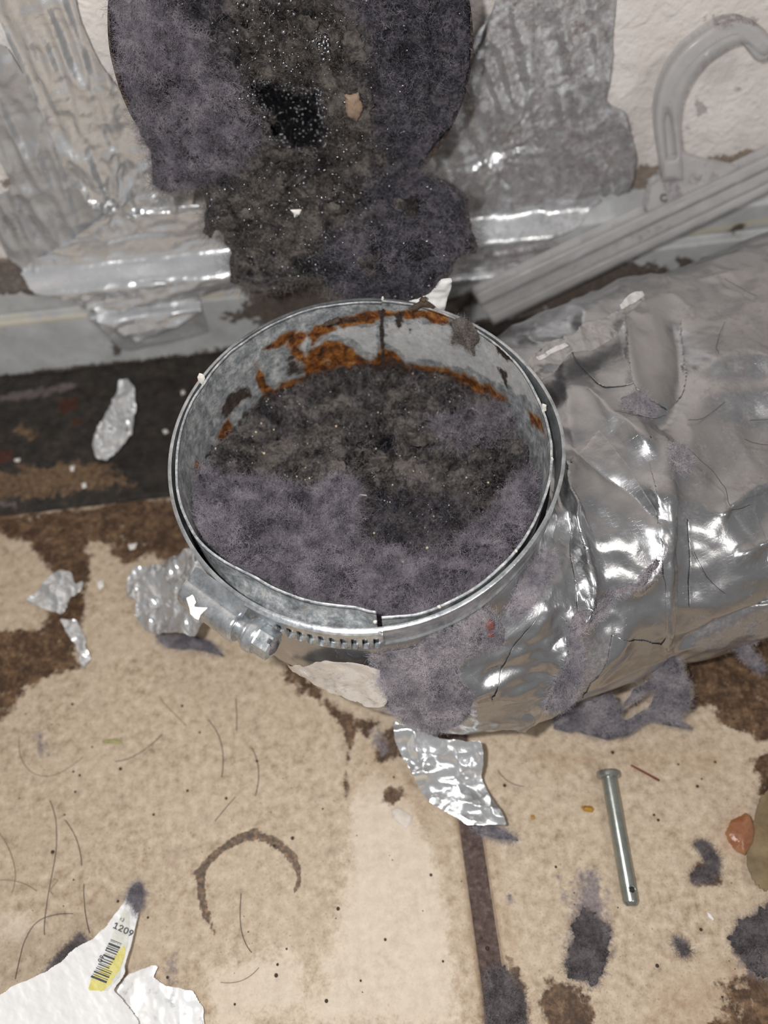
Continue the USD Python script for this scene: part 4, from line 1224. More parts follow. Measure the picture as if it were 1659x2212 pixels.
def on_duct(name, pts, m, parent, off, thick, amp=0.0004, step=0.0007, seed=0, dust=0.2, wr=0.0, wsc=150, lift=0.0, kind=None, **kw):
    p = dmap(pts)
    g = rough_poly(p, amp, 0.0022, seed)
    q_, F_, d_ = grid_in(g, step)
    a_ = np.c_[q_[:, 0], np.clip(q_[:, 1] / ARC, 0, 2 * np.pi)]
    P, N = S_at(a_), N_at(a_)
    h_ = off + wr * (1 + crease(P, wsc, seed, 2)) + lift * (1 - smooth01(d_, 0, 0.006))
    if kind == 'lint':
        h_ = off + thick * smooth01(d_, 0, 0.004) * (0.35 + 1.1 * fbm(P * 130, 4, seed)) + 0.0010 * (fbm(P * 600, 3, seed + 2) - 0.3) * smooth01(d_, 0, 0.002)
    T_ = P + N * h_[:, None]
    if (vnormals(T_, F_) * N).sum(1).mean() < 0:
        F_ = F_[:, ::-1]
    Vb, Fb = bed(T_, F_, d_, 0, P + N * (np.maximum(h_ - (0.0004 if kind == 'lint' else 0.00012), 0.00002))[:, None] if kind != 'lint' else P)
    if kind == 'lint':
        return T_, F_, Vb, Fb, d_, P
    du_ = np.full(len(Vb), dust) if np.isscalar(dust) else dust
    o = obj(name, (Vb, Fb), m, parent, smooth=True, pv={'dust': du_}, **kw)
    UsdGeom.PrimvarsAPI(o).CreatePrimvar('st', Sdf.ValueTypeNames.TexCoord2fArray, 'vertex').Set(Vt.Vec2fArray.FromNumpy(np.vstack([q_, q_])[:, ::-1].astype(np.float32)))
    return o


strips = [([(1232, 985), (1285, 925), (1340, 985), (1412, 1105), (1420, 1205), (1350, 1270), (1285, 1310), (1245, 1320), (1228, 1200), (1226, 1080)], 0.10, .0010),
          ([(1345, 705), (1415, 660), (1468, 690), (1478, 820), (1452, 885), (1420, 868), (1375, 830), (1352, 760)], 0.16, .0012),
          ([(1235, 725), (1330, 700), (1368, 826), (1300, 835), (1245, 770)], 0.12, .0008),
          ([(1408, 935), (1446, 945), (1462, 1180), (1440, 1400), (1404, 1450), (1424, 1200)], 0.30, .0010),
          ([(1490, 1120), (1600, 1100), (1640, 1090), (1640, 1310), (1560, 1340), (1490, 1320)], 0.28, .0014),
          ([(1060, 1520), (1110, 1400), (1180, 1290), (1226, 1340), (1222, 1400), (1190, 1480), (1120, 1560)], 0.10, .0010),
          ([(1275, 1480), (1330, 1370), (1440, 1400), (1420, 1480), (1340, 1540), (1285, 1550)], 0.20, .0008)]
for n_, (pp, dv, off) in enumerate(strips):
    on_duct('foil_strip', pp, FOIL_D, duct, 0.00035, 0, seed=n_ + 3, dust=dv, wr=.0002, wsc=60, lift=-.00015)

on_duct('foil_strip', [(612, 1425), (700, 1412), (790, 1425), (832, 1440), (838, 1515), (810, 1520), (745, 1495), (680, 1465), (640, 1445)], FOIL_W, duct, 0.0004, 0, seed=31, dust=0.30, wr=.0022, wsc=150)

# ------------------------------------------------------------------ the worm-drive clamp
clamp = thing('hose_clamp', 'zinc-plated worm-drive hose clamp tightened round the duct mouth', 'clamp')


def bend_band(q2, off, w0):
    """(arc, height) on the band to the room; off outward."""
    t_ = q2[:, 0] / 0.0525
    dg = (np.degrees(t_) + 180) % 360 - 180
    away = 0.0015 * np.exp(-((dg + 12) / 26.0) ** 2)
    rise = 0.0035 * np.exp(-((dg + 8) / 40.0) ** 2)
    return cpol(t_, 0.0517 + away + off, q2[:, 1] + w0 + rise)


prof = A([(0.0006, 0.0), (0.0010, -0.0002), (0.0010, -0.0010), (0.0005, -0.0016), (0.0004, -0.0030), (0.0004, -0.0092), (0.0005, -0.0104), (0.0010, -0.0110), (0.0010, -0.0118), (0.0006, -0.0120), (0.0, -0.0120), (0.0, 0.0)])
arc = np.radians(np.linspace(-180, 180, 420)) * 0.0525
V = np.concatenate([bend_band(np.c_[arc, np.full(420, w_)], o_, -0.0008) for o_, w_ in prof])
i, j = np.meshgrid(np.arange(len(prof)), np.arange(419), indexing='ij')
i2 = (i + 1) % len(prof)
q = np.stack([i * 420 + j, i * 420 + j + 1, i2 * 420 + j + 1, i2 * 420 + j], -1).reshape(-1, 4)
obj('band', (V, np.vstack([q[:, [0, 1, 2]], q[:, [0, 2, 3]]])[:, ::-1]), CLAMP, clamp, smooth=30)
a0, a1 = math.radians(-128) * 0.0525, math.radians(-89.5) * 0.0525
end = Polygon([(a0, -0.0006), (a1 - 0.001, -0.0006), (a1, -0.0016), (a1, -0.0108), (a1 - 0.001, -0.0118), (a0, -0.0118)])
sl = []
x = a1 - 0.0022
while x > a0 + 0.008:
    sl.append(Polygon([(x, -0.0036), (x + 0.00095, -0.0038), (x + 0.0008, -0.0094), (x - 0.00015, -0.0092)]).buffer(0.0002))
    x -= 0.0027
g = end.difference(unary_union(sl))
q_, F_, d_ = grid_in(g, 0.00030)
bulge = 0.0006 * np.exp(-(np.minimum.reduce([shapely.distance(s.boundary, shapely.points(q_)) for s in sl]) / 0.0005) ** 2) * (q_[:, 1] < -0.0062)
T_ = bend_band(q_, 0.0017 + bulge, -0.0008)
ou = T_ - M
if (vnormals(T_, F_) * (ou - (ou @ nA)[:, None] * nA)).sum(1).mean() < 0:
    F_ = F_[:, ::-1]
Vb, Fb = bed(T_, F_, d_, 0, bend_band(q_, 0.0010, -0.0008))
obj('slotted_band_end', (Vb, Fb), CLAMP, clamp, smooth=35, label='slotted end of the band')
# dark thread slots under it
hth, hw = math.radians(-127.6), -0.0088
tz = -math.sin(hth) * e1 + math.cos(hth) * e2            # along the screw, towards its head
ro = math.cos(hth) * e1 + math.sin(hth) * e2
hc = M + ro * 0.0570 + nA * hw


def hloc(s, r_, w_):
    return hc + np.asarray(s)[..., None] * tz + np.asarray(r_)[..., None] * ro + np.asarray(w_)[..., None] * nA


# housing: an arched cover over the screw, with a skirt and a bridge down to the band
ang = np.radians(np.linspace(-35, 215, 33))
sec = np.c_[0.0052 * np.cos(ang), 0.0040 * np.sin(ang)]                     # (height, outward)
sec = np.vstack([[0.0068, -0.0052], [0.0062, -0.0040], sec, [-0.0062, -0.0040], [-0.0068, -0.0052]])
ss = A([-0.0182, -0.0180, -0.0172, -0.010, -0.004, -0.0012, -0.0006, -0.0002])
sc = A([0.86, 0.95, 1.0, 1.0, 1.0, 1.02, 0.98, 0.86])
V = np.concatenate([hloc(np.full(len(sec), s_ + 0.0006 * (sec[:, 1] < -0.003)), sec[:, 1] * k_ + 0.0006 * math.cos(s_ * 160), sec[:, 0] * k_) for s_, k_ in zip(ss, sc)])
m_ = len(sec)
Fh = qgrid(len(ss), m_)
cap0, cap1 = len(V), len(V) + 1
V = np.vstack([V, hloc(ss[:1], A([0.0]), A([0.0])), hloc(ss[-1:] - .0004, A([0.0]), A([0.0]))])
kk = np.arange(m_)
Fh = np.vstack([Fh, np.c_[np.full(m_, cap0), kk, (kk + 1) % m_], np.c_[np.full(m_, cap1), (len(ss) - 1) * m_ + (kk + 1) % m_, (len(ss) - 1) * m_ + kk]])
hm = trimesh.Trimesh(V, Fh, process=False); trimesh.repair.fix_normals(hm)
obj('screw_housing', hm, CLAMP, clamp, smooth=40)


def lathe(prof, sections=28):
    r_ = trimesh.creation.revolve(prof, sections=sections)
    T4 = np.eye(4); T4[:3, 0], T4[:3, 1], T4[:3, 2] = ro, nA, tz
    if np.linalg.det(T4[:3, :3]) < 0:
        T4[:3, 1] *= -1
    T4[:3, 3] = hc
    r_.apply_transform(T4)
    return r_


obj('screw_shank', lathe([(0, -0.010), (0.0030, -0.010), (0.0030, 0.0012), (0.0036, 0.0014), (0.0040, 0.0022), (0.0036, 0.0030), (0.0, 0.0030)]), CLAMP, clamp, smooth=30)
wash = lathe([(0, 0.0026), (0.0044, 0.0026), (0.0047, 0.0032), (0.0047, 0.0048), (0.0043, 0.0056), (0, 0.0056)])
hexa = trimesh.creation.extrude_polygon(Polygon([(0.0040 * math.cos(math.radians(60 * k_ + 12)), 0.0040 * math.sin(math.radians(60 * k_ + 12))) for k_ in range(6)]).buffer(-0.0002).buffer(0.0002, 3), 0.0046)
hexa = trimesh.boolean.difference([hexa, trimesh.creation.box((0.0012, 0.009, 0.002), trimesh.transformations.translation_matrix([0, 0, 0.0046]))], engine='manifold')
hexa.apply_translation([0, 0, 0.0052])
T4 = np.eye(4); T4[:3, 0], T4[:3, 1], T4[:3, 2] = ro, np.cross(tz, ro), tz; T4[:3, 3] = hc
hexa.apply_transform(T4)
head = trimesh.util.concatenate([wash, hexa])
obj('screw_head', head, CLAMP, clamp, smooth=25)
hb = hloc(A([0.0100] * 26), rng.uniform(-.003, .003, 26), rng.uniform(-.003, .003, 26))
fz = trimesh.creation.icosphere(2, 0.0022); fzv = fz.vertices * A([1, 1, .5]); fzv = fzv @ T4[:3, :3].T + hloc(A(0.0094), A(0.0), A(-0.0010)) + 0.0008 * (fbm(fz.vertices * 2000, 2, 3) - .5)[:, None]
obj('slot_dirt', (fzv, fz.faces), make_plain('screw_dirt', (48, 44, 48), (110, 104, 108), 0.7), clamp, smooth=True)
pf = [(402, 1290), (418, 1284), (424, 1300), (420, 1310), (450, 1312), (432, 1330), (428, 1340), (412, 1328)]
hb0 = hc - 0.012 * tz + 0.0042 * ro
_hq = px_of(A(hm.vertices)); _hk = (np.abs(_hq - A([424, 1312])) < A([26, 34])).all(1)
cd = ((A(hm.vertices) - C) @ FWD)[_hk].min() if _hk.any() else (hb0 - C) @ FWD
chip('white_paint', pf, lambda q_: C + ray(q_[:, 0], q_[:, 1]) * (cd - 0.0004), WHITE, 0.0003, 2, parent=clamp, seed=3, label='splash of white paint')

# ------------------------------------------------------------------ the lint in the duct's mouth
def mloc(px, w=-0.022):
    d = ray(A(px)[..., 0], A(px)[..., 1]); o = C - M
    t = (w - o @ nA) / (d @ nA)
    P = o + t[..., None] * d
    return np.stack([P @ e1, P @ e2], -1)


def mpoly(pts, w=-0.022):
    return Polygon(mloc(A(pts, float), w)).buffer(0)


disc_p = Polygon([((CR - .0012) * math.cos(t_), (CR - .0012) * math.sin(t_)) for t_ in np.linspace(0, 2 * np.pi, 181)[:-1]])
q, F, d = grid_in(disc_p, 0.00052)
q3 = np.c_[q, 0 * d]
mat_ = mpoly([(440, 1010), (480, 1045), (560, 1035), (640, 1045), (700, 1035), (765, 1030), (756, 1080), (752, 1130), (775, 1170), (820, 1185), (900, 1195), (985, 1195), (1015, 1140), (1060, 1095), (1120, 1050), (1180, 960), (1300, 1050), (1300, 1500), (400, 1500), (380, 1200)], -.017)
mm = patch(mat_, q, 0.0010, 0.0016, 130, 3)
hol = patch(mpoly([(770, 1060), (900, 1040), (1010, 1060), (1020, 1130), (980, 1190), (850, 1190), (780, 1150)]), q, 0.004, 0.002, 120, 5)
pit2 = patch(mpoly([(790, 930), (850, 920), (860, 960), (800, 965)]), q, 0.001, 0.001, 200, 6)
slit = patch(mpoly([(1005, 1150), (1030, 1160), (1025, 1210), (1008, 1200)]), q, 0.0006, 0.0005, 200, 7)
redz = patch(mpoly([(930, 900), (1080, 870), (1120, 930), (1060, 960), (940, 950)]), q, 0.003, 0.003, 140, 8)
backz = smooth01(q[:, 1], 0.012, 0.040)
wq = -0.0245 + 0.0062 * (fbm(q3 * 62, 3, 51) - .5) + 0.0085 * (fbm(q3 * 230, 4, 53) - .5) + 0.0042 * (fbm(q3 * 640, 3, 55) - .5) + 0.0035 * (crease(q3, 130, 57, 3) + .35)
clump = smooth01(fbm(q3 * 160, 4, 93), 0.36, 0.62)
wq += 0.0050 * smooth01(-q[:, 0], 0.02, 0.046) * smooth01(-q[:, 1], -0.04, 0.0)
wq += 0.0048 * mm - 0.0045 * hol - 0.004 * pit2 - 0.004 * slit - 0.0045 * backz * (1 - 0.55 * smooth01(q[:, 0], 0.0, 0.035)) + 0.004 * smooth01(-q[:, 1], 0.015, 0.045)
wq += 0.0035 * smooth01(q[:, 0], 0.025, 0.048) - 0.003 * (1 - smooth01(d, 0, 0.003)) + 0.0022 * redz
V = cloc(q[:, 0], q[:, 1], wq)
if (vnormals(V, F) @ nA).mean() < 0:
    F = F[:, ::-1]
tone = np.clip((1 - mm) * (1 - 0.6 * redz) * (0.75 + 0.6 * (fbm(q3 * 90, 3, 2) - .5)), 0, 1)
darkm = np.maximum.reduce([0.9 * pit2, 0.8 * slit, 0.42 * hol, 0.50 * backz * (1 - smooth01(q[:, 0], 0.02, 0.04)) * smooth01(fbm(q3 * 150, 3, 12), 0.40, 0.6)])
mouth = thing('lint_plug', 'matted purple-grey lint plugging the upturned mouth of the duct', 'lint')
Vb, Fb = bed(V, F, d, 0, cloc(q[:, 0], q[:, 1], np.full(len(q), -0.042)))
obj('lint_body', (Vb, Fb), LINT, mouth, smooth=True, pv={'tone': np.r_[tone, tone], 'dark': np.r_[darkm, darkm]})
fuzz('lint_fibres', V, F, 64000, 0.0040, 0.000030, FIB, mouth, 15, 0.9, 0.9, mm * (0.3 + clump) + 0.03 + 0.5 * redz)
fuzz('lint_fibres', V, F, 18000, 0.0022, 0.000028, FIBW, mouth, 16, 0.35, 0.9, (1 - mm) * (1 - 0.7 * hol) * (0.03 + clump ** 2) + 0.01)
fuzz('lint_fibres', V, F, 18000, 0.0026, 0.000028, FIBB, mouth, 17, 0.5, 0.9, mm * smooth01(-q[:, 0], -0.05, 0.03) * smooth01(fbm(q3 * 70, 2, 3), 0.5, 0.65) + hol * .3 + 0.01)
edge_w = mm * (1 - mm) * 4
fuzz('lint_fibres', V, F, 5000, 0.0050, 0.000030, FIB, mouth, 18, 1.0, 0.8, edge_w + 1e-4)
rng = np.random.default_rng(14)
p, nn = scatter(V, F, 760, rng, (1 - mm) + 0.15)
rd = 0.00013 + 0.00030 * rng.random(760) ** 3
beads('water_drops', p + nn * (rd * 0.5)[:, None], rd, DROP, mouth)
p, nn = scatter(V, F, 60, rng, (1 - mm) + 0.05)
beads('pale_grains', p + nn * 0.0001, 0.00014 + 0.0003 * rng.random(60) ** 2, CREAM, mouth)


def mv(px):
    Q = px_of(V)
    return V[np.argmin(((Q - A(px)) ** 2).sum(1))]


for n_, pp in enumerate([[(860, 930), (920, 925), (960, 945), (930, 965), (880, 960)], [(640, 930), (700, 915), (760, 930), (740, 965), (670, 970)], [(900, 985), (960, 975), (1010, 1000), (950, 1020)], [(760, 985), (830, 975), (850, 1010), (790, 1025)],
                         [(560, 960), (610, 945), (640, 985), (580, 1005)], [(1010, 960), (1070, 950), (1080, 990), (1030, 1000)], [(700, 1000), (745, 990), (750, 1020), (710, 1025)], [(820, 850), (880, 840), (890, 868), (840, 876)], [(680, 868), (740, 850), (760, 880), (700, 895)]]):
    c_ = mv(A(pp, float).mean(0))
    chip('lint_flake', pp, lambda q_, zz=c_[2]: fl(q_, zz + 0.0004), FILM, 0.0009, 12, parent=mouth, seed=60 + n_, rise=0.0014, freq=420)
v_ = mv((783, 1073))
curl = [v_ + A([-.0016, 0, .0006]), v_ + A([-.0006, .0003, .0012]), v_ + A([.0004, .0001, .0011]), v_ + A([.0015, 0.0002, .0008])]
obj('white_thread', tube(spline(curl, 16), 0.00022, 7), WHITE, '/World', smooth=True, label='tiny white curled thread on the lint in the duct mouth', cat='thread')

# ------------------------------------------------------------------ lint clinging to the foil and hanging off it
LINTG = make_lint('pale_lint_mat', ((64, 61, 68), (126, 121, 126), (176, 168, 170)), ((100, 93, 91), (148, 138, 134), (182, 171, 165)), 0.0)
FIBP = make_fibre('pale_lint_fibre', ((100, 97, 108), (146, 141, 148), (180, 173, 178), (206, 200, 202)))


def lint_patch(pts, label, seed, thick=0.0022, nf=5000, amp=0.0012, holes=(), tone=0.3):
    T_, F_, Vb, Fb, d_, P = on_duct('lint', pts, None, None, 0.0003, thick, amp, 0.0006, seed, kind='lint')
    t_ = thing('lint_patch', label, 'lint')
    obj('lint_body', (Vb, Fb), LINTG, t_, smooth=True, pv={'tone': np.full(len(Vb), tone), 'dark': np.zeros(len(Vb))})
    fuzz('lint_fibres', T_, F_, nf * 2, 0.0026, 0.000030, FIBP, t_, seed + 40, 0.6, 0.9)
    return t_


lint_patch([(800, 1420), (850, 1412), (900, 1400), (960, 1350), (1050, 1316), (1088, 1340), (1098, 1372), (1085, 1400), (1040, 1405), (1002, 1425), (990, 1450), (998, 1475), (1022, 1505), (1018, 1548), (985, 1575), (930, 1582), (880, 1572), (845, 1545), (825, 1500), (805, 1470)],
           'pale fuzzy lint patch on the foil just below the clamp, under the red-brown flakes', 61, 0.0026, 11000)
lint_patch([(1108, 1300), (1150, 1225), (1182, 1180), (1196, 1200), (1180, 1265), (1140, 1325), (1104, 1342)], 'narrow lint streak on the foil at the right of the clamp', 62, 0.0016, 3000)
lint_patch([(1228, 1330), (1258, 1300), (1268, 1330), (1250, 1390), (1262, 1420), (1250, 1480), (1226, 1530), (1180, 1532), (1196, 1470), (1220, 1400)], 'bluish lint patch along the foil seam near the middle of the duct', 63, 0.0015, 3500)
lint_patch([(1372, 1270), (1418, 1205), (1424, 1214), (1390, 1260), (1330, 1290), (1290, 1340), (1272, 1340), (1310, 1290)], 'thin dark lint string across the foil duct', 64, 0.0010, 900, 0.0004)
lint_patch([(1340, 850), (1370, 842), (1410, 860), (1430, 890), (1400, 905), (1350, 890)], 'small lint patch on top of the foil duct', 65, 0.0007, 900)
lint_patch([(1450, 960), (1480, 950), (1500, 985), (1490, 1020), (1460, 1010)], 'brownish lint scrap on the right of the foil duct', 66, 0.0009, 900, tone=0.9)


def free_lint(pts, zf, label, seed, thick=0.002, nf=3500, amp=6, hole=None, tone=0.0, parent=None):
    """A torn lint sheet that hangs free: zf(px points) gives its height above the floor."""
    g = rough_poly(pts, amp, 6, seed)
    if hole is not None:
        g = g.difference(rough_poly(hole, 3, 5, seed + 1))
        if g.geom_type == 'MultiPolygon':
            g = max(g.geoms, key=lambda x_: x_.area)
    q_, F_, d_ = grid_in(g, 3.0)
    z_ = zf(q_)
    d0 = ray(q_[:, 0], q_[:, 1])
    P0 = C + ((z_ - C[2]) / d0[:, 2])[:, None] * d0
    hgt = thick * smooth01(d_, 0, 14) * (0.4 + 1.1 * fbm(P0 * 150, 4, seed)) + 0.0010 * (fbm(P0 * 560, 3, seed) - .4)
    P = P0 + zv * hgt[:, None]
    if vnormals(P, F_)[:, 2].mean() < 0:
        F_ = F_[:, ::-1]
    Vb, Fb = bed(P, F_, d_, 0, P0 - zv * 0.0006)
    t_ = thing('lint_patch', label, 'lint')
    obj('lint_body', (Vb, Fb), LINTG, t_, smooth=True, pv={'tone': np.full(len(Vb), tone), 'dark': np.zeros(len(Vb))})
    fuzz('lint_fibres', P, F_, nf * 2, 0.0026, 0.000030, FIBP, t_, seed + 40, 0.6, 0.9)
    return t_


free_lint([(1200, 1500), (1240, 1520), (1300, 1500), (1325, 1500), (1340, 1530), (1370, 1490), (1410, 1465), (1405, 1400), (1445, 1385), (1470, 1440), (1490, 1490), (1488, 1530), (1465, 1555), (1490, 1572), (1450, 1568), (1400, 1555), (1350, 1590), (1300, 1595), (1250, 1578), (1195, 1575)],
          lambda q_: 0.012 + 0.024 * smooth01(q_[:, 1], 1590, 1430), 'torn lint fringe hanging from the lower edge of the foil duct', 67, 0.0022, 6500, 5,
          hole=[(1340, 1552), (1345, 1532), (1400, 1492), (1424, 1484), (1400, 1530), (1350, 1556)])
free_lint([(1428, 1420), (1480, 1392), (1525, 1366), (1575, 1366), (1610, 1392), (1648, 1440), (1652, 1456), (1628, 1445), (1590, 1400), (1560, 1384), (1528, 1384), (1480, 1420), (1445, 1450)],
          lambda q_: 0.018 + 0.020 * smooth01(q_[:, 1], 1450, 1370), 'arched lint strand standing off the floor at the right edge', 68, 0.0012, 2600, 4)
free_lint([(1560, 1372), (1600, 1352), (1720, 1320), (1720, 1345), (1650, 1372), (1620, 1385), (1590, 1380)],
          lambda q_: 0.036 + 0 * q_[:, 0], 'lint shreds below the foil duct at the right edge of the view', 69, 0.0012, 1600, 4)


def on_surf(pts, lift):
    """Places a small flake on the visible face of the sleeve."""
    m_ = dmap(A([A(pts, float).mean(0)]))[0]
    a_ = A([[m_[0], m_[1] / ARC]])
    c_, n_ = S_at(a_)[0] + N_at(a_)[0] * lift, N_at(a_)[0]

    def f(q_):
        d0 = ray(q_[:, 0], q_[:, 1])
        t = ((c_ - C) @ n_) / (d0 @ n_)
        return C + t[:, None] * d0
    return f


fk = [(1044, 1350), (1054, 1335), (1066, 1343), (1068, 1358), (1056, 1362), (1042, 1354)]
chip('red_flake', fk, on_surf(fk, 0.0034), REDF, 0.0004, label='larger red-brown flake on the lint patch below the clamp', cat='flake')
fk = [(1052, 1366), (1066, 1364), (1067, 1376), (1056, 1377)]
chip('red_flake', fk, on_surf(fk, 0.0034), REDF, 0.0004, label='smaller red-brown flake just under the larger one', cat='flake')

# torn foil flaps at the top edge of the duct
def flap(name, pts, zf, label, m=FOIL_S, wr=0.0018, sc=120, seed=0, dust=0.1, amp=2.0, cat='foil scrap', step=2.6, dusts=(), th_=0.00012):
    g = rough_poly(pts, amp, 5, seed)
    q_, F_, d_ = grid_in(g, step)
    z_ = zf(q_)
    d0 = ray(q_[:, 0], q_[:, 1])
    P0 = C + ((z_ - C[2]) / d0[:, 2])[:, None] * d0
    P = P0 + zv * (wr * (1.1 + crease(P0, sc, seed, 3)) + 0.0006 * (fbm(P0 * 500, 3, seed) - .5))[:, None]
    if vnormals(P, F_)[:, 2].mean() < 0:
        F_ = F_[:, ::-1]
    Vb, Fb = bed(P, F_, d_, 0, P - zv * th_)
    du_ = np.full(len(q_), dust)
    for pp, val in dusts:
        du_ = np.maximum(du_, val * patch(Polygon(pp), q_, 10, 10, 0.03, seed, True))
    return obj(name, (Vb, Fb), m, '/World', smooth=True, pv={'dust': np.r_[du_, du_]}, label=label, cat=cat)


flap('foil_flap', [(1130, 800), (1160, 770), (1195, 742), (1235, 735), (1260, 705), (1300, 700), (1345, 670), (1385, 637), (1392, 655), (1350, 690), (1330, 740), (1280, 770), (1235, 770), (1190, 820), (1150, 840)],
     lambda q_: 0.088 + 0.0 * q_[:, 0], 'torn foil flap at the back edge of the duct, under the hanger', FOIL_D, 0.003, 70, 91, 0.08)
flap('foil_flap', [(1156, 776), (1220, 742), (1228, 752), (1165, 782)], lambda q_: 0.094 + 0 * q_[:, 0], 'narrow bright folded foil edge behind the duct mouth, right side', FOIL_S, 0.0012, 160, 92, 0.0)
flap('foil_flap', [(1336, 664), (1360, 640), (1388, 634), (1392, 646), (1362, 662), (1340, 676)], lambda q_: 0.094 + 0 * q_[:, 0], 'small bright foil edge at the top of the duct beside the hanger', FOIL_S, 0.0015, 200, 93, 0.0)

# ------------------------------------------------------------------ foil scraps
flap('foil_scrap', [(262, 832), (280, 826), (296, 850), (298, 900), (290, 945), (262, 985), (236, 1005), (214, 1000), (206, 970), (215, 930), (240, 895), (255, 860)],
     lambda q_: 0.003 + 0.006 * smooth01(q_[:, 1], 990, 850), 'elongated silver foil scrap lying on the black grime by the baseboard', FOIL_S, 0.004, 170, 101, 0.06)
flap('foil_scrap', [(66, 1306), (118, 1248), (140, 1238), (162, 1246), (168, 1270), (188, 1262), (182, 1285), (160, 1300), (142, 1334), (100, 1322)],
     lambda q_: 0.001 + 0 * q_[:, 0], 'crinkled square foil scrap on the tile, upper of the two at the left', FOIL_S, 0.0038, 190, 102, 0.03)
flap('foil_scrap', [(135, 1342), (170, 1344), (180, 1366), (192, 1385), (190, 1400), (200, 1425), (186, 1454), (176, 1430), (170, 1400), (150, 1375)],
     lambda q_: 0.0008 + 0 * q_[:, 0], 'thin strip of foil scrap on the tile, lower of the two at the left', FOIL_S, 0.0030, 200, 103, 0.03)
flap('foil_scrap', [(284, 1262), (300, 1240), (330, 1235), (360, 1222), (400, 1208), (440, 1190), (470, 1240), (480, 1330), (440, 1372), (430, 1388), (390, 1378), (352, 1384), (320, 1372), (302, 1340), (304, 1310), (280, 1300)],
     lambda q_: 0.010 + 0.020 * smooth01(q_[:, 0], 300, 460), 'crumpled foil wad beside the clamp screw, left of the duct', FOIL_S, 0.0062, 130, 104, 0.04,
     dusts=[([(310, 1350), (400, 1340), (450, 1380), (380, 1395), (320, 1390)], 0.6)])
flap('foil_scrap', [(850, 1570), (905, 1585), (960, 1610), (1035, 1615), (1042, 1640), (1038, 1690), (1060, 1735), (1085, 1770), (1092, 1790), (1060, 1790), (1010, 1790), (965, 1765), (925, 1740), (900, 1700), (880, 1660), (855, 1610)],
     lambda q_: 0.004 + 0.010 * smooth01(q_[:, 1], 1720, 1590), 'twisted foil tail poking out from under the duct onto the tile joint', FOIL_S, 0.0085, 75, 105, 0.10,
     dusts=[([(860, 1600), (880, 1660), (925, 1745), (1010, 1795), (1080, 1795), (1000, 1760), (930, 1700), (890, 1640)], 0.58), ([(850, 1560), (1000, 1580), (960, 1610), (880, 1600)], 0.6)])
free_lint([(330, 1370), (370, 1372), (420, 1372), (460, 1392), (485, 1418), (460, 1412), (410, 1400), (360, 1398)], lambda q_: 0.004 + 0 * q_[:, 0], 'wisp of lint under the foil wad at the left of the duct', 111, 0.0012, 1200, 4)
free_lint([(1010, 1785), (1060, 1780), (1100, 1800), (1120, 1815), (1070, 1812), (1030, 1800)], lambda q_: 0.0015 + 0 * q_[:, 0], 'wisp of lint at the tip of the foil tail', 112, 0.0010, 700, 4)

# the big foil piece with the sticker, bottom left
LZ = lambda q_: 0.0040 + 0.000084 * np.maximum(0, 310 - q_[:, 0] + 0.12 * (q_[:, 1] - 1900))
lab = [(-120, 2250), (-60, 2190), (0, 2150), (40, 2126), (62, 2118), (100, 2100), (136, 2076), (150, 2060), (168, 2046), (200, 2030), (232, 2002), (252, 1972), (270, 1950), (284, 1918), (297, 1908), (304, 1925), (302, 1960), (300, 1985), (290, 2024), (280, 2060), (272, 2085), (273, 2100), (262, 2120), (248, 2140), (260, 2150), (300, 2200), (310, 2260), (-120, 2330)]
flap('foil_sheet', lab, LZ, 'large bright foil sheet with a barcode sticker, in the bottom left corner', FOIL_B, 0.0012, 60, 121, 0.0, 2.0, 'foil sheet', 3.0, dusts=[([(270, 1900), (310, 1900), (310, 1960), (290, 2000), (285, 1950)], 0.62)])
flap('foil_sheet', [(250, 2135), (280, 2105), (330, 2085), (345, 2088), (335, 2110), (360, 2130), (420, 2140), (440, 2180), (450, 2260), (250, 2260), (240, 2190)], lambda q_: 0.0022 + 0 * q_[:, 0],
     'flat foil piece with lint on it, under the sheet with the sticker', FOIL_B, 0.0016, 140, 122, 0.22, 3.0, 'foil sheet', 3.0, dusts=[([(250, 2135), (340, 2085), (300, 2140), (270, 2180)], 0.5)])

free_lint([(278, 1925), (292, 1906), (304, 1904), (308, 1925), (302, 1960), (294, 1975), (288, 1950), (276, 1945)], lambda q_: LZ(q_) + 0.0016, 'lint caught on the pointed tip of the foil sheet with the sticker', 141, 0.0008, 700, 3)

# the sticker: paper printed with a number and a bar code, lying along the sheet
stk = thing('barcode_sticker', 'yellowed barcode sticker on the foil sheet in the bottom left corner', 'sticker')
SC = A([[262.0, 1968.0], [278.0, 2040.0]])


def sheet_at(q_, up):
    q_ = np.asarray(q_, float)
    d0 = ray(q_[:, 0], q_[:, 1])
    P0 = C + ((LZ(q_) - C[2]) / d0[:, 2])[:, None] * d0
    P0 = P0 + zv * (0.0012 * (1.1 + crease(P0, 60, 121, 3)) + 0.0006 * (fbm(P0 * 500, 3, 121) - .5))[:, None]
    return P0 + zv * up


def sticker_part(name, pts, m, up, step=2.0, amp=0.0, **kw):
    g = rough_poly(pts, amp, 4, 5) if amp else Polygon(pts).buffer(0)
    if g.geom_type == 'MultiPolygon':
        g = max(g.geoms, key=lambda x_: x_.area)
    q_, F_, d_ = grid_in(g, step)
    P = sheet_at(q_, up)
    if vnormals(P, F_)[:, 2].mean() < 0:
        F_ = F_[:, ::-1]
    Vb, Fb = bed(P, F_, d_, 0, P - zv * 0.00005)
    return obj(name, (Vb, Fb), m, stk, smooth=True, **kw)


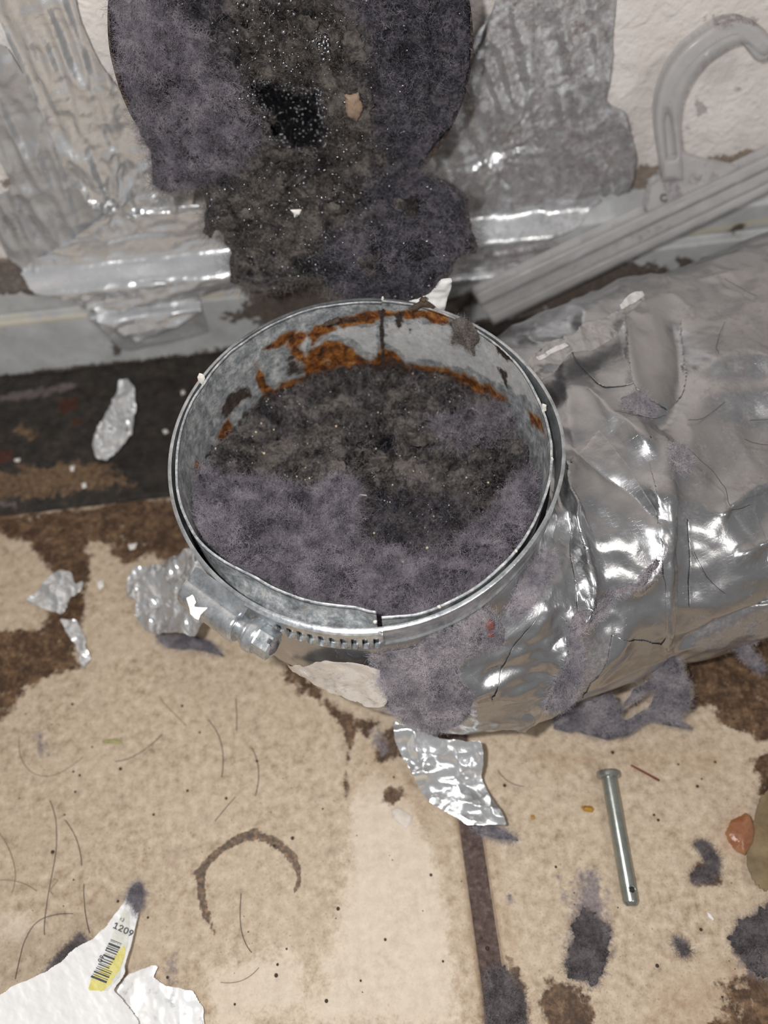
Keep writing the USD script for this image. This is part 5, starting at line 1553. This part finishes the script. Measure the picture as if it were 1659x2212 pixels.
sticker_part('paper', [(272, 1962), (282, 1972), (283, 2010), (279, 2042), (266, 2085), (262, 2110), (236, 2140), (200, 2140), (205, 2115), (232, 2060), (250, 2010)], PAPER, 0.00025)
sticker_part('yellowed_paper', [(270, 2042), (276, 2050), (270, 2075), (262, 2098), (240, 2128), (222, 2142), (195, 2138), (200, 2112), (240, 2082)], YELLOW, 0.00034, amp=3)
# directions on the sticker in the picture: along the bars, and from bar to bar
bx, by = A([0.93, 0.37]), A([-0.42, 0.91])
o0 = A([243.0, 2029.0])
bars = [(0, 1.6), (3.2, 1.0), (8, 5.0), (15, 2.0), (19, 3.2), (25, 2.4), (32, 1.0), (35, 4.5), (44, 2.0), (49, 3.0), (55, 1.2), (58, 2.6), (64, 1.4), (68, 2.2), (73, 1.2), (76, 3.6), (83, 1.6), (87, 5.0)]
for s_, w_ in bars:
    a_ = o0 + by * s_
    L_ = 26.0 if s_ < 60 else 36.0
    if s_ > 40:
        a_ = a_ - bx * (s_ - 40) * 0.10
    sticker_part('bar', [a_, a_ + bx * L_, a_ + bx * L_ + by * w_, a_ + by * w_], INK, 0.00046, 1.1)


def print_text(s_, p0, height, rot_x, rot_y, mirror=False):
    tm = text_mesh(s_, height, 0.1, True)
    v_ = A(tm.vertices)
    keep = v_[:, 2] > 0.05
    x_, y_ = v_[:, 0], v_[:, 1]
    if mirror:
        x_ = x_.max() - x_
    px_ = A(p0) + x_[:, None] * A(rot_x) + y_[:, None] * A(rot_y)
    P = sheet_at(px_, 0.00040)
    P = P + zv * np.where(keep, 0.0001, 0.0)[:, None]
    obj('print', (P, tm.faces), INK, stk)


print_text('1209', (246, 2004), 13.5, (0.90, 0.43), (0.40, -0.90))
print_text('r.)', (262, 1988), 7, (0.90, 0.43), (0.40, -0.90))
print_text('60', (222, 2062), 9, (-0.42, 0.91), (0.93, 0.37))
print_text('7', (231, 2052), 6, (0.90, 0.43), (0.40, -0.90))

# ------------------------------------------------------------------ the clear plastic hanger leaning against the wall
hanger = thing('clothes_hanger', 'frosted clear plastic clothes hanger leaning against the wall beside the duct', 'hanger')


def HY(q_):
    """The hanger's plane: just off the baseboard below, leaning to the wall at the top."""
    z_ = wl(q_, -0.004)[:, 2]
    return -0.0085 + 0.0125 * smooth01(z_, 0.03, 0.10)


def slab(name, pts, front, back, m=HANG, step=3.5, dust=0.0, dusts=(), roundn=10.0, seed=0, parent=None, hole=None, label=None):
    """A bar of the hanger: outline on the hanger's plane, from front to back (distances towards the room)."""
    g = Polygon(pts).buffer(2.0).buffer(-2.0)
    if hole is not None:
        g = g.difference(Polygon(hole).buffer(0))
    q_, F_, d_ = grid_in(g, step)
    pr = np.clip(1 - d_ / roundn, 0, 1)
    ro_ = (1 - np.sqrt(np.maximum(0, 1 - pr ** 2))) * 0.5
    y0 = HY(q_)
    Pf = at(q_, 1, y0 - front + ro_ * (front - back))
    Pb = at(q_, 1, y0 - front + ro_ * (front - back)) + A([0, 1, 0]) * ((front - back) * (1 - 2 * ro_))[:, None]
    if vnormals(Pf, F_)[:, 1].mean() > 0:
        F_ = F_[:, ::-1]
    Vb, Fb = bed(Pf, F_, d_, 0, Pb)
    du_ = np.full(len(q_), dust)
    for pp, val in dusts:
        du_ = np.maximum(du_, val * patch(Polygon(pp), q_, 6, 8, 0.03, seed))
    return obj(name, (Vb, Fb), m, parent or hanger, smooth=True, pv={'dust': np.r_[du_, du_]}, label=label)


def along(p, q_, a_, b_):
    p, q_ = A(p, float), A(q_, float)
    t = (q_ - p) / np.linalg.norm(q_ - p); n = A([-t[1], t[0]])
    return [p + n * a_, q_ + n * a_, q_ + n * b_, p + n * b_]


# the arm: an I-beam in section, two flanges and a thinner web
TL, TRt = A([1020, 636]), A([1760, 285])
BL, BR = A([1066, 704]), A([1760, 372])
ML, MR = (TL * 0.5 + BL * 0.5), (TRt * .5 + BR * .5)
f1 = [TL, TRt, TRt * .60 + BR * .40, TL * .60 + BL * .40]
f2 = [TL * .33 + BL * .67, TRt * .33 + BR * .67, BR, BL]
web = [TL * .66 + BL * .34, TRt * .66 + BR * .34, TRt * .28 + BR * .72, TL * .28 + BL * .72]
slab('arm_web', web, 0.0030, 0.0018, dust=0.16, dusts=[([(1080, 640), (1500, 440), (1500, 470), (1080, 670)], 0.3)])
slab('arm_flange', f1, 0.0062, -0.0002, dust=0.05, roundn=7)
slab('arm_flange', f2, 0.0062, -0.0002, dust=0.05, roundn=7)
# hook: a curved channel, two rails with a web between
oc = spline([(1428, 395), (1420, 330), (1412, 250), (1424, 185), (1465, 115), (1530, 62), (1590, 40), (1625, 48), (1662, 78), (1700, 120)], 90)
ic = spline([(1478, 392), (1474, 330), (1470, 250), (1486, 195), (1520, 145), (1570, 108), (1612, 100), (1632, 122), (1648, 126), (1676, 140)], 90)
mo, mi = oc * 0.56 + ic * 0.44, oc * 0.36 + ic * 0.64
k1 = slice(0, 86)
slot1 = [(1437, 262), (1442, 240), (1449, 262), (1456, 300), (1458, 338), (1444, 340), (1440, 300)]
slot2 = [(1588, 66), (1606, 60), (1630, 64), (1646, 82), (1656, 96), (1650, 106), (1642, 110), (1628, 90), (1612, 78)]
hookp = np.vstack([oc[k1], ic[k1][::-1]])
slab('hook', hookp, 0.0062, -0.0006, roundn=16, hole=slot1, dusts=[([(1540, 30), (1640, 35), (1690, 80), (1650, 62), (1590, 52), (1540, 70)], 0.6)])
slab('hook_web', np.vstack([(oc * .7 + ic * .3)[4:36], (oc * .3 + ic * .7)[4:36][::-1]]), 0.0028, 0.0016)
gro = oc * 0.45 + ic * 0.55
slab('hook_rib', np.vstack([(oc * .52 + ic * .48)[30:70], (oc * .44 + ic * .56)[30:70][::-1]]), 0.0068, 0.0060, roundn=4)
slab('hook_tip', [(1600, 92), (1618, 92), (1640, 112), (1652, 118), (1662, 106), (1672, 116), (1660, 132), (1640, 136), (1626, 126)], 0.0066, -0.0004, roundn=6)
slab('neck_plate', [(1404, 398), (1428, 380), (1440, 335), (1478, 330), (1500, 340), (1560, 352), (1600, 362), (1560, 395), (1480, 432), (1400, 466), (1392, 450)], 0.0040, 0.0012, dust=0.25,
     dusts=[([(1428, 370), (1470, 380), (1480, 440), (1450, 440), (1430, 410)], 0.66), ([(1490, 372), (1540, 372), (1500, 400), (1480, 400)], 0.6)], roundn=6)
ncl = [(1390, 455), (1402, 396), (1428, 380), (1431, 386), (1408, 402), (1397, 456)]
slab('neck_edge', ncl, 0.0052, 0.0012, roundn=3)
rg = [A([1435, 428]) + 9 * A([math.cos(t_), math.sin(t_)]) for t_ in np.linspace(0.4, 5.6, 26)]
rgi = [A([1435, 428]) + 5.5 * A([math.cos(t_), math.sin(t_)]) for t_ in np.linspace(0.4, 5.6, 26)]
slab('moulding_mark', np.vstack([rg, rgi[::-1]]), 0.0046, 0.0036, make_plain('grimy_plastic_mark', (80, 78, 78), (104, 102, 100), 0.5), 1.6, roundn=2, label='dark ring-shaped mark')

# ------------------------------------------------------------------ the pin on the floor
pin = thing('clevis_pin', 'shiny steel clevis pin with a flat head and a cross hole, lying on the tile', 'pin')
RP = 0.0024
p0, p1 = fl(A([1313.0, 1668.0]), 0.0039), fl(A([1364.0, 1957.0]), RP)
ax = p1 - p0; LP_ = np.linalg.norm(ax); ax /= LP_
sid = np.cross([0, 0, 1.0], ax); sid /= np.linalg.norm(sid)
upv = np.cross(ax, sid)
T4 = np.eye(4); T4[:3, 0], T4[:3, 1], T4[:3, 2], T4[:3, 3] = sid, upv, ax, p0
import manifold3d as m3
sh_ = trimesh.creation.revolve([(0, 0.001), (RP, 0.001), (RP, LP_ - 0.0014), (RP - 0.0003, LP_ - 0.0008), (RP - 0.0009, LP_), (0, LP_)], sections=56)
hl = trimesh.creation.cylinder(0.00085, 0.02, sections=28)
tilt = trimesh.transformations.rotation_matrix(math.radians(90), [1, 0, 0])
hl.apply_transform(trimesh.transformations.rotation_matrix(math.radians(-14), [0, 0, 1]) @ tilt)
hl.apply_translation([0, 0, LP_ - 0.0043])
trimesh.repair.fix_normals(sh_)
try:
    sh_ = trimesh.boolean.difference([sh_, hl], engine='manifold')
except Exception:
    pass
sh_.apply_transform(T4)
obj('shank', sh_, PIN, pin, smooth=28)
hd = trimesh.creation.revolve([(0, -0.0006), (0.0030, -0.0006), (0.0036, -0.0003), (0.0038, 0.0002), (0.0038, 0.0012), (0.0035, 0.0017), (0.0025, 0.0018), (0, 0.0018)], sections=48)
hd.apply_transform(T4)
obj('head', hd, PIN, pin, smooth=28)
hr = trimesh.creation.torus(0.00105, 0.00022, major_sections=28, minor_sections=8)
hr.apply_transform(trimesh.transformations.rotation_matrix(math.radians(-14), [0, 0, 1]) @ tilt)
hr.apply_translation(A([math.sin(math.radians(14)) * RP * .96, math.cos(math.radians(14)) * RP * .96, LP_ - 0.0043]))
hr.apply_transform(T4)
obj('hole_rim', hr, PIN, pin, smooth=True)

# ------------------------------------------------------------------ small things on the floor
zc = lambda z_: (lambda q_: fl(q_, z_))
chip('dry_leaf', [(1640, 1725), (1625, 1780), (1612, 1830), (1614, 1870), (1630, 1910), (1650, 1928), (1690, 1900), (1730, 1800), (1720, 1700), (1680, 1680)], zc(0.0016), LEAF, 0.0008, 1.5, rise=0.0022, freq=90, seed=3, label='brown dry leaf at the right edge of the floor', cat='leaf')
chip('resin_lump', [(1566, 1800), (1578, 1772), (1600, 1762), (1610, 1755), (1620, 1762), (1630, 1790), (1626, 1820), (1608, 1848), (1590, 1840), (1575, 1822)], zc(0.0034), RESIN, 0.0020, 1.0, rise=0.0008, freq=260, seed=4, label='glossy brown translucent lump overlapping the dry leaf', cat='lump')
chip('seed', [(1256, 1744), (1262, 1740), (1278, 1741), (1284, 1748), (1280, 1755), (1262, 1753)], zc(0.0004), AMBER, 0.0010, 0.4, seed=5, label='small amber seed on the tile left of the pin', cat='seed')
chip('crumb', [(1146, 1762), (1154, 1760), (1156, 1768), (1148, 1772)], zc(0.0003), AMBER, 0.0006, 0.4, seed=6, label='tiny amber crumb further left of the pin', cat='crumb')
obj('red_splinter', tube(spline([fl(A([1363., 1653.]), .0008), fl(A([1395., 1670.]), .0010), fl(A([1424., 1686.]), .0007)], 14), np.linspace(0.0003, 0.00042, 14), 8), REDW, '/World', smooth=True, label='thin dark red splinter to the right of the pin head', cat='splinter')
chip('grass_blade', [(219, 1603), (230, 1597), (250, 1596), (264, 1602), (266, 1607), (246, 1606), (230, 1606)], zc(0.0004), GREEN, 0.0004, 0.3, seed=7, label='small dry green grass blade on the tile', cat='grass')
wf = [([(208, 1256), (222, 1252), (225, 1266), (216, 1275), (208, 1268)], 'white'), ([(276, 1176), (297, 1172), (292, 1186), (280, 1189)], 'white'), ([(175, 1044), (186, 1042), (188, 1052), (178, 1056)], 'white'),
      ([(350, 930), (360, 926), (365, 934), (355, 938)], 'white'), ([(390, 846), (398, 842), (400, 850), (392, 854)], 'white'), ([(150, 1008), (162, 1005), (160, 1018), (152, 1018)], 'white'), ([(30, 992), (44, 990), (42, 998), (32, 998)], 'white')]
wl_ = ['largest white crumb, on the tile right of the square foil scrap', 'white crumb on the brown stain left of the duct', 'white crumb below the elongated foil scrap', 'white crumb on the black grime nearest the duct, lower one', 'white crumb on the black grime nearest the duct, upper one',
       'white crumb left of the tip of the elongated foil scrap', 'white crumb on the black grime near the left edge']
for n_, (pp, _k) in enumerate(wf):
    chip('white_crumb', pp, zc(0.0005 if pp[0][1] > 1100 else 0.0006), WHITE, 0.0009, 0.5, seed=n_, label=wl_[n_], cat='crumb', group='white crumbs left of the duct')
chip('pale_flake', [(846, 1750), (858, 1744), (876, 1752), (890, 1762), (888, 1780), (876, 1790), (862, 1780), (850, 1768)], zc(0.0003), make_plain('pale_flake_wax', (196, 184, 174), (216, 206, 196), 0.5), 0.0006, 0.6, seed=8, label='pale translucent flake on the tile beside the foil tail', cat='flake')
chip('pale_flake', [(1526, 1970), (1534, 1972), (1544, 1985), (1540, 1990), (1530, 1982)], zc(0.0003), WHITE, 0.0006, 0.3, seed=9, label='tiny pale flake on the tile right of the pin tip', cat='flake')
LINTD = make_lint('dark_lint_mat', ((58, 54, 56), (112, 106, 109), (164, 156, 156)), ((80, 69, 61), (114, 102, 93), (150, 137, 126)))


def floor_lint(pts, label, seed, thick=0.0012, nf=1800, amp=4, tone=0.0):
    g = rough_poly(pts, amp * 2.2, 3.2, seed, 5)
    q_, F_, d_ = grid_in(g, 2.2)
    P0 = fl(q_, 0.0002)
    P = P0 + zv * (thick * smooth01(d_, 0, 12) * (0.2 + 1.2 * fbm(P0 * 170, 4, seed)) + 0.0004 * (fbm(P0 * 560, 3, seed) - .4))[:, None]
    if vnormals(P, F_)[:, 2].mean() < 0:
        F_ = F_[:, ::-1]
    Vb, Fb = bed(P, F_, d_, 0, P0 - zv * 0.0006)
    t_ = thing('lint_tuft', label, 'lint')
    obj('lint_body', (Vb, Fb), LINTD, t_, smooth=True, pv={'tone': np.full(len(Vb), tone), 'dark': np.zeros(len(Vb))})
    fuzz('lint_fibres', P, F_, nf * 2, 0.0026, 0.000030, FIBD, t_, seed + 40, 0.5, 0.9)


floor_lint([(1502, 1822), (1525, 1818), (1545, 1840), (1556, 1868), (1548, 1890), (1530, 1872), (1520, 1852)], 'dark lint tuft between the pin and the brown lump', 131, 0.0014, 900, 2)
floor_lint([(1492, 1888), (1520, 1872), (1545, 1880), (1540, 1900), (1510, 1902), (1495, 1905)], 'dark lint tuft with brown dirt just below the other one', 132, 0.0012, 700, 2, 0.6)
floor_lint([(1240, 1980), (1260, 1965), (1300, 1990), (1325, 2010), (1310, 2060), (1300, 2110), (1280, 2124), (1230, 2112), (1222, 2080), (1240, 2030)], 'matted purple-grey lint patch on the tile below the pin', 133, 0.0009, 2600, 7)
floor_lint([(1600, 1985), (1720, 1930), (1720, 2140), (1640, 2110), (1590, 2060), (1575, 2025)], 'wide grey lint patch on the tile at the right edge', 134, 0.0010, 3000, 8)
floor_lint([(1052, 2100), (1090, 2085), (1110, 2120), (1135, 2160), (1140, 2260), (1060, 2260), (1052, 2180)], 'purple-grey lint packed in the tile joint at the bottom edge', 135, 0.0012, 2600, 4)
floor_lint([(1456, 2024), (1476, 2036), (1492, 2060), (1476, 2062), (1462, 2044)], 'small bluish lint wisp on the tile at lower right', 136, 0.0008, 400, 2)
floor_lint([(88, 2128), (120, 2080), (150, 2044), (170, 2022), (190, 2030), (170, 2052), (140, 2080), (110, 2112)], 'lint trail along the upper edge of the foil sheet', 137, 0.0016, 1600, 5)

# the torn white paper-like foil and the lump of dried caulk behind the mouth's rim
rimq = cyl(A([640.0, 712.0]))
yc = cpol(A(rimq[0] / CR), CR, A(0.0))[1]
chip('dried_caulk', [(600, 722), (606, 706), (625, 694), (648, 690), (666, 694), (664, 704), (640, 714), (615, 730)], lambda q_: at(q_, 1, yc + 0.004), CREAM, 0.0016, 2, seed=12, rise=0.001, freq=400, label='cream lump of dried caulk behind the rim, at the back left', cat='caulk')
yc2 = cpol(A(math.radians(60)), CR, A(0.0))[1]
chip('white_scrap', [(880, 650), (905, 644), (930, 632), (944, 612), (950, 602), (976, 600), (972, 625), (964, 650), (960, 672), (930, 668), (900, 660)], lambda q_: at(q_, 1, yc2 + 0.006), make_plain('white_torn_film', (196, 194, 192), (230, 228, 226), 0.3, 200), 0.0008, 2.5, seed=13, rise=0.003, freq=200, label='torn white scrap standing behind the rim, at the back right', cat='scrap')
t_ = thing('rust_crust', 'brown rust crust clinging to the back of the rim under the hanging lint', 'rust')
for n_, pp in enumerate([[(880, 666), (905, 650), (918, 646), (935, 656), (945, 668), (930, 672), (912, 662), (895, 672)], [(690, 704), (708, 692), (730, 684), (735, 692), (712, 702)], [(905, 648), (912, 640), (922, 642), (918, 652)]]):
    chip('crust', pp, lambda q_: at(q_, 1, yc2 + 0.002), BLACK, 0.0010, 2, parent=t_, seed=20 + n_, rise=0.0008, freq=500)
# lint tuft on the inner wall at the right of the back
pc = cyl(A([1010.0, 710.0]))
cc = cpol(A(pc[0] / CR), CR - 0.002, A(pc[1]))
q_ = None
t_ = thing('lint_tuft', 'grey-brown lint tuft stuck on the inside of the rim, at the back right', 'lint')
g = rough_poly([(975, 690), (1000, 680), (1020, 690), (1035, 710), (1042, 730), (1032, 742), (1030, 765), (1020, 750), (1000, 735), (980, 735), (985, 710)], 4, 4, 31)
q_, F_, d_ = grid_in(g, 2.0)
uvp = cyl(q_)
P0 = cpol(uvp[:, 0] / CR, CR - 0.0010, uvp[:, 1])
nin = -((P0 - M) - ((P0 - M) @ nA)[:, None] * nA); nin /= np.linalg.norm(nin, axis=1, keepdims=True)
P = P0 + nin * (0.0004 + 0.0014 * smooth01(d_, 0, 10) * (0.4 + fbm(P0 * 300, 3, 3)))[:, None]
if (vnormals(P, F_) * nin).sum(1).mean() < 0:
    F_ = F_[:, ::-1]
Vb, Fb = bed(P, F_, d_, 0, P0)
obj('lint_body', (Vb, Fb), LINTD, t_, smooth=True, pv={'tone': np.full(len(Vb), 0.6), 'dark': np.zeros(len(Vb))})
fuzz('lint_fibres', P, F_, 900, 0.0022, 0.00004, FIBW, t_, 71, 0.6, 0.9)

# hairs
hairs = [[(345, 1505), (360, 1525), (385, 1550), (402, 1568)], [(450, 1556), (475, 1595), (483, 1640), (480, 1680)], [(250, 1646), (290, 1635), (325, 1612), (352, 1588)], [(45, 1590), (48, 1640), (75, 1672), (105, 1678), (150, 1660), (182, 1635)],
         [(110, 1730), (124, 1790), (118, 1870), (105, 1940), (98, 2020)], [(142, 1772), (165, 1810), (178, 1870)], [(0, 1800), (24, 1840), (35, 1890), (28, 1930)], [(35, 2115), (50, 2050), (85, 1990), (130, 1975), (160, 1974)],
         [(183, 1910), (186, 1970), (196, 2016)], [(118, 1900), (126, 1902), (112, 1920), (116, 1932)], [(465, 1775), (490, 1745), (510, 1722)], [(522, 1930), (520, 1990), (530, 2035), (545, 2058)], [(478, 2122), (530, 2115), (560, 2090)],
         [(545, 1616), (558, 1655), (552, 1720)], [(510, 1510), (512, 1545), (512, 1580)], [(0, 1902), (40, 1905), (80, 1925)], [(1130, 1700), (1100, 1690), (1075, 1665)]]
hl_ = ['short dark hair on the tile, upper left of the foil duct heel', 'curved dark hair on the tile below the foil wad', 'pale hair arc on the tile right of the green grass blade', 'long pale looped hair on the tile left of the green grass blade',
       'longest hair on the tile, running down above the sticker sheet', 'short curved hair just right of the longest hair', 'curved hair at the left edge of the tile', 'long bent hair ending at the upper edge of the foil sheet',
       'straight hair just above the tip of the foil sheet', 'tiny kinked hair beside the longest hair', 'short straight hair above the ring stain', 'hair inside the lower part of the ring stain', 'short hair below the ring stain, near the bottom edge',
       'thin hair on the tile midway between duct and ring stain', 'faint upright hair on the tile near the duct heel', 'faint flat hair at the left edge, above the foil sheet', 'small curved hair right of the twisted foil tail']
for n_, pp in enumerate(hairs):
    k_ = spline(pp, 22)
    P = fl(k_, 0.0) + zv * (0.00035 + 0.0007 * fbm(np.c_[k_ / 30, 0 * k_[:, 0]], 2, n_))[:, None]
    obj('hair', tube(P, 0.00011, 6), HAIR if n_ % 3 else HAIRL, '/World', smooth=True, label=hl_[n_], cat='hair', group='stray hairs on the tile')
dh = [[(1560, 598), (1590, 618), (1640, 642)], [(1478, 960), (1520, 1000), (1560, 1040), (1572, 1105)], [(1570, 690), (1555, 730), (1545, 775)], [(1320, 885), (1370, 900), (1420, 905), (1445, 890)], [(1480, 910), (1530, 895), (1570, 860)], [(1500, 1180), (1530, 1260), (1570, 1290)],
      [(1615, 905), (1640, 905), (1680, 910)], [(1600, 945), (1640, 960), (1680, 962)]]
dl_ = ['dark hair near the top edge of the foil duct, far right', 'long dark hair running down the middle of the foil duct', 'dark upright hair on the upper right of the foil duct', 'curved dark hair over the small lint patch on top of the duct', 'short dark hair right of the small lint patch',
       'dark hair on the lower right of the foil duct', 'upper of two flat dark hairs at the right edge', 'lower of two flat dark hairs at the right edge']
for n_, pp in enumerate(dh):
    k_ = spline(pp, 26)
    m_ = dmap(k_)
    from scipy.ndimage import uniform_filter1d
    a_ = np.c_[uniform_filter1d(m_[:, 0], 9), uniform_filter1d(m_[:, 1], 9) / ARC]
    P = S_at(a_) + N_at(a_) * 0.0012
    obj('hair', tube(P, 0.00007, 6), HAIR, '/World', smooth=True, label=dl_[n_], cat='hair', group='stray hairs on the foil duct')
# dark specks of dirt strewn on the tile
rng = np.random.default_rng(77)
pts_, rr_ = [], []
for k_ in range(150):
    p_ = A([rng.uniform(10, 1640), rng.uniform(1480, 2200)])
    if 560 < p_[0] < 1500 and p_[1] < 1620:
        continue
    pts_.append(fl(p_, 0.0001)); rr_.append(0.00012 + 0.0005 * rng.random() ** 3)
t_ = beads('dirt_specks', A(pts_), A(rr_), BLACK, '/World')
tag(t_, 'dark specks of dirt strewn over the beige tiles', 'dirt', kind='stuff')
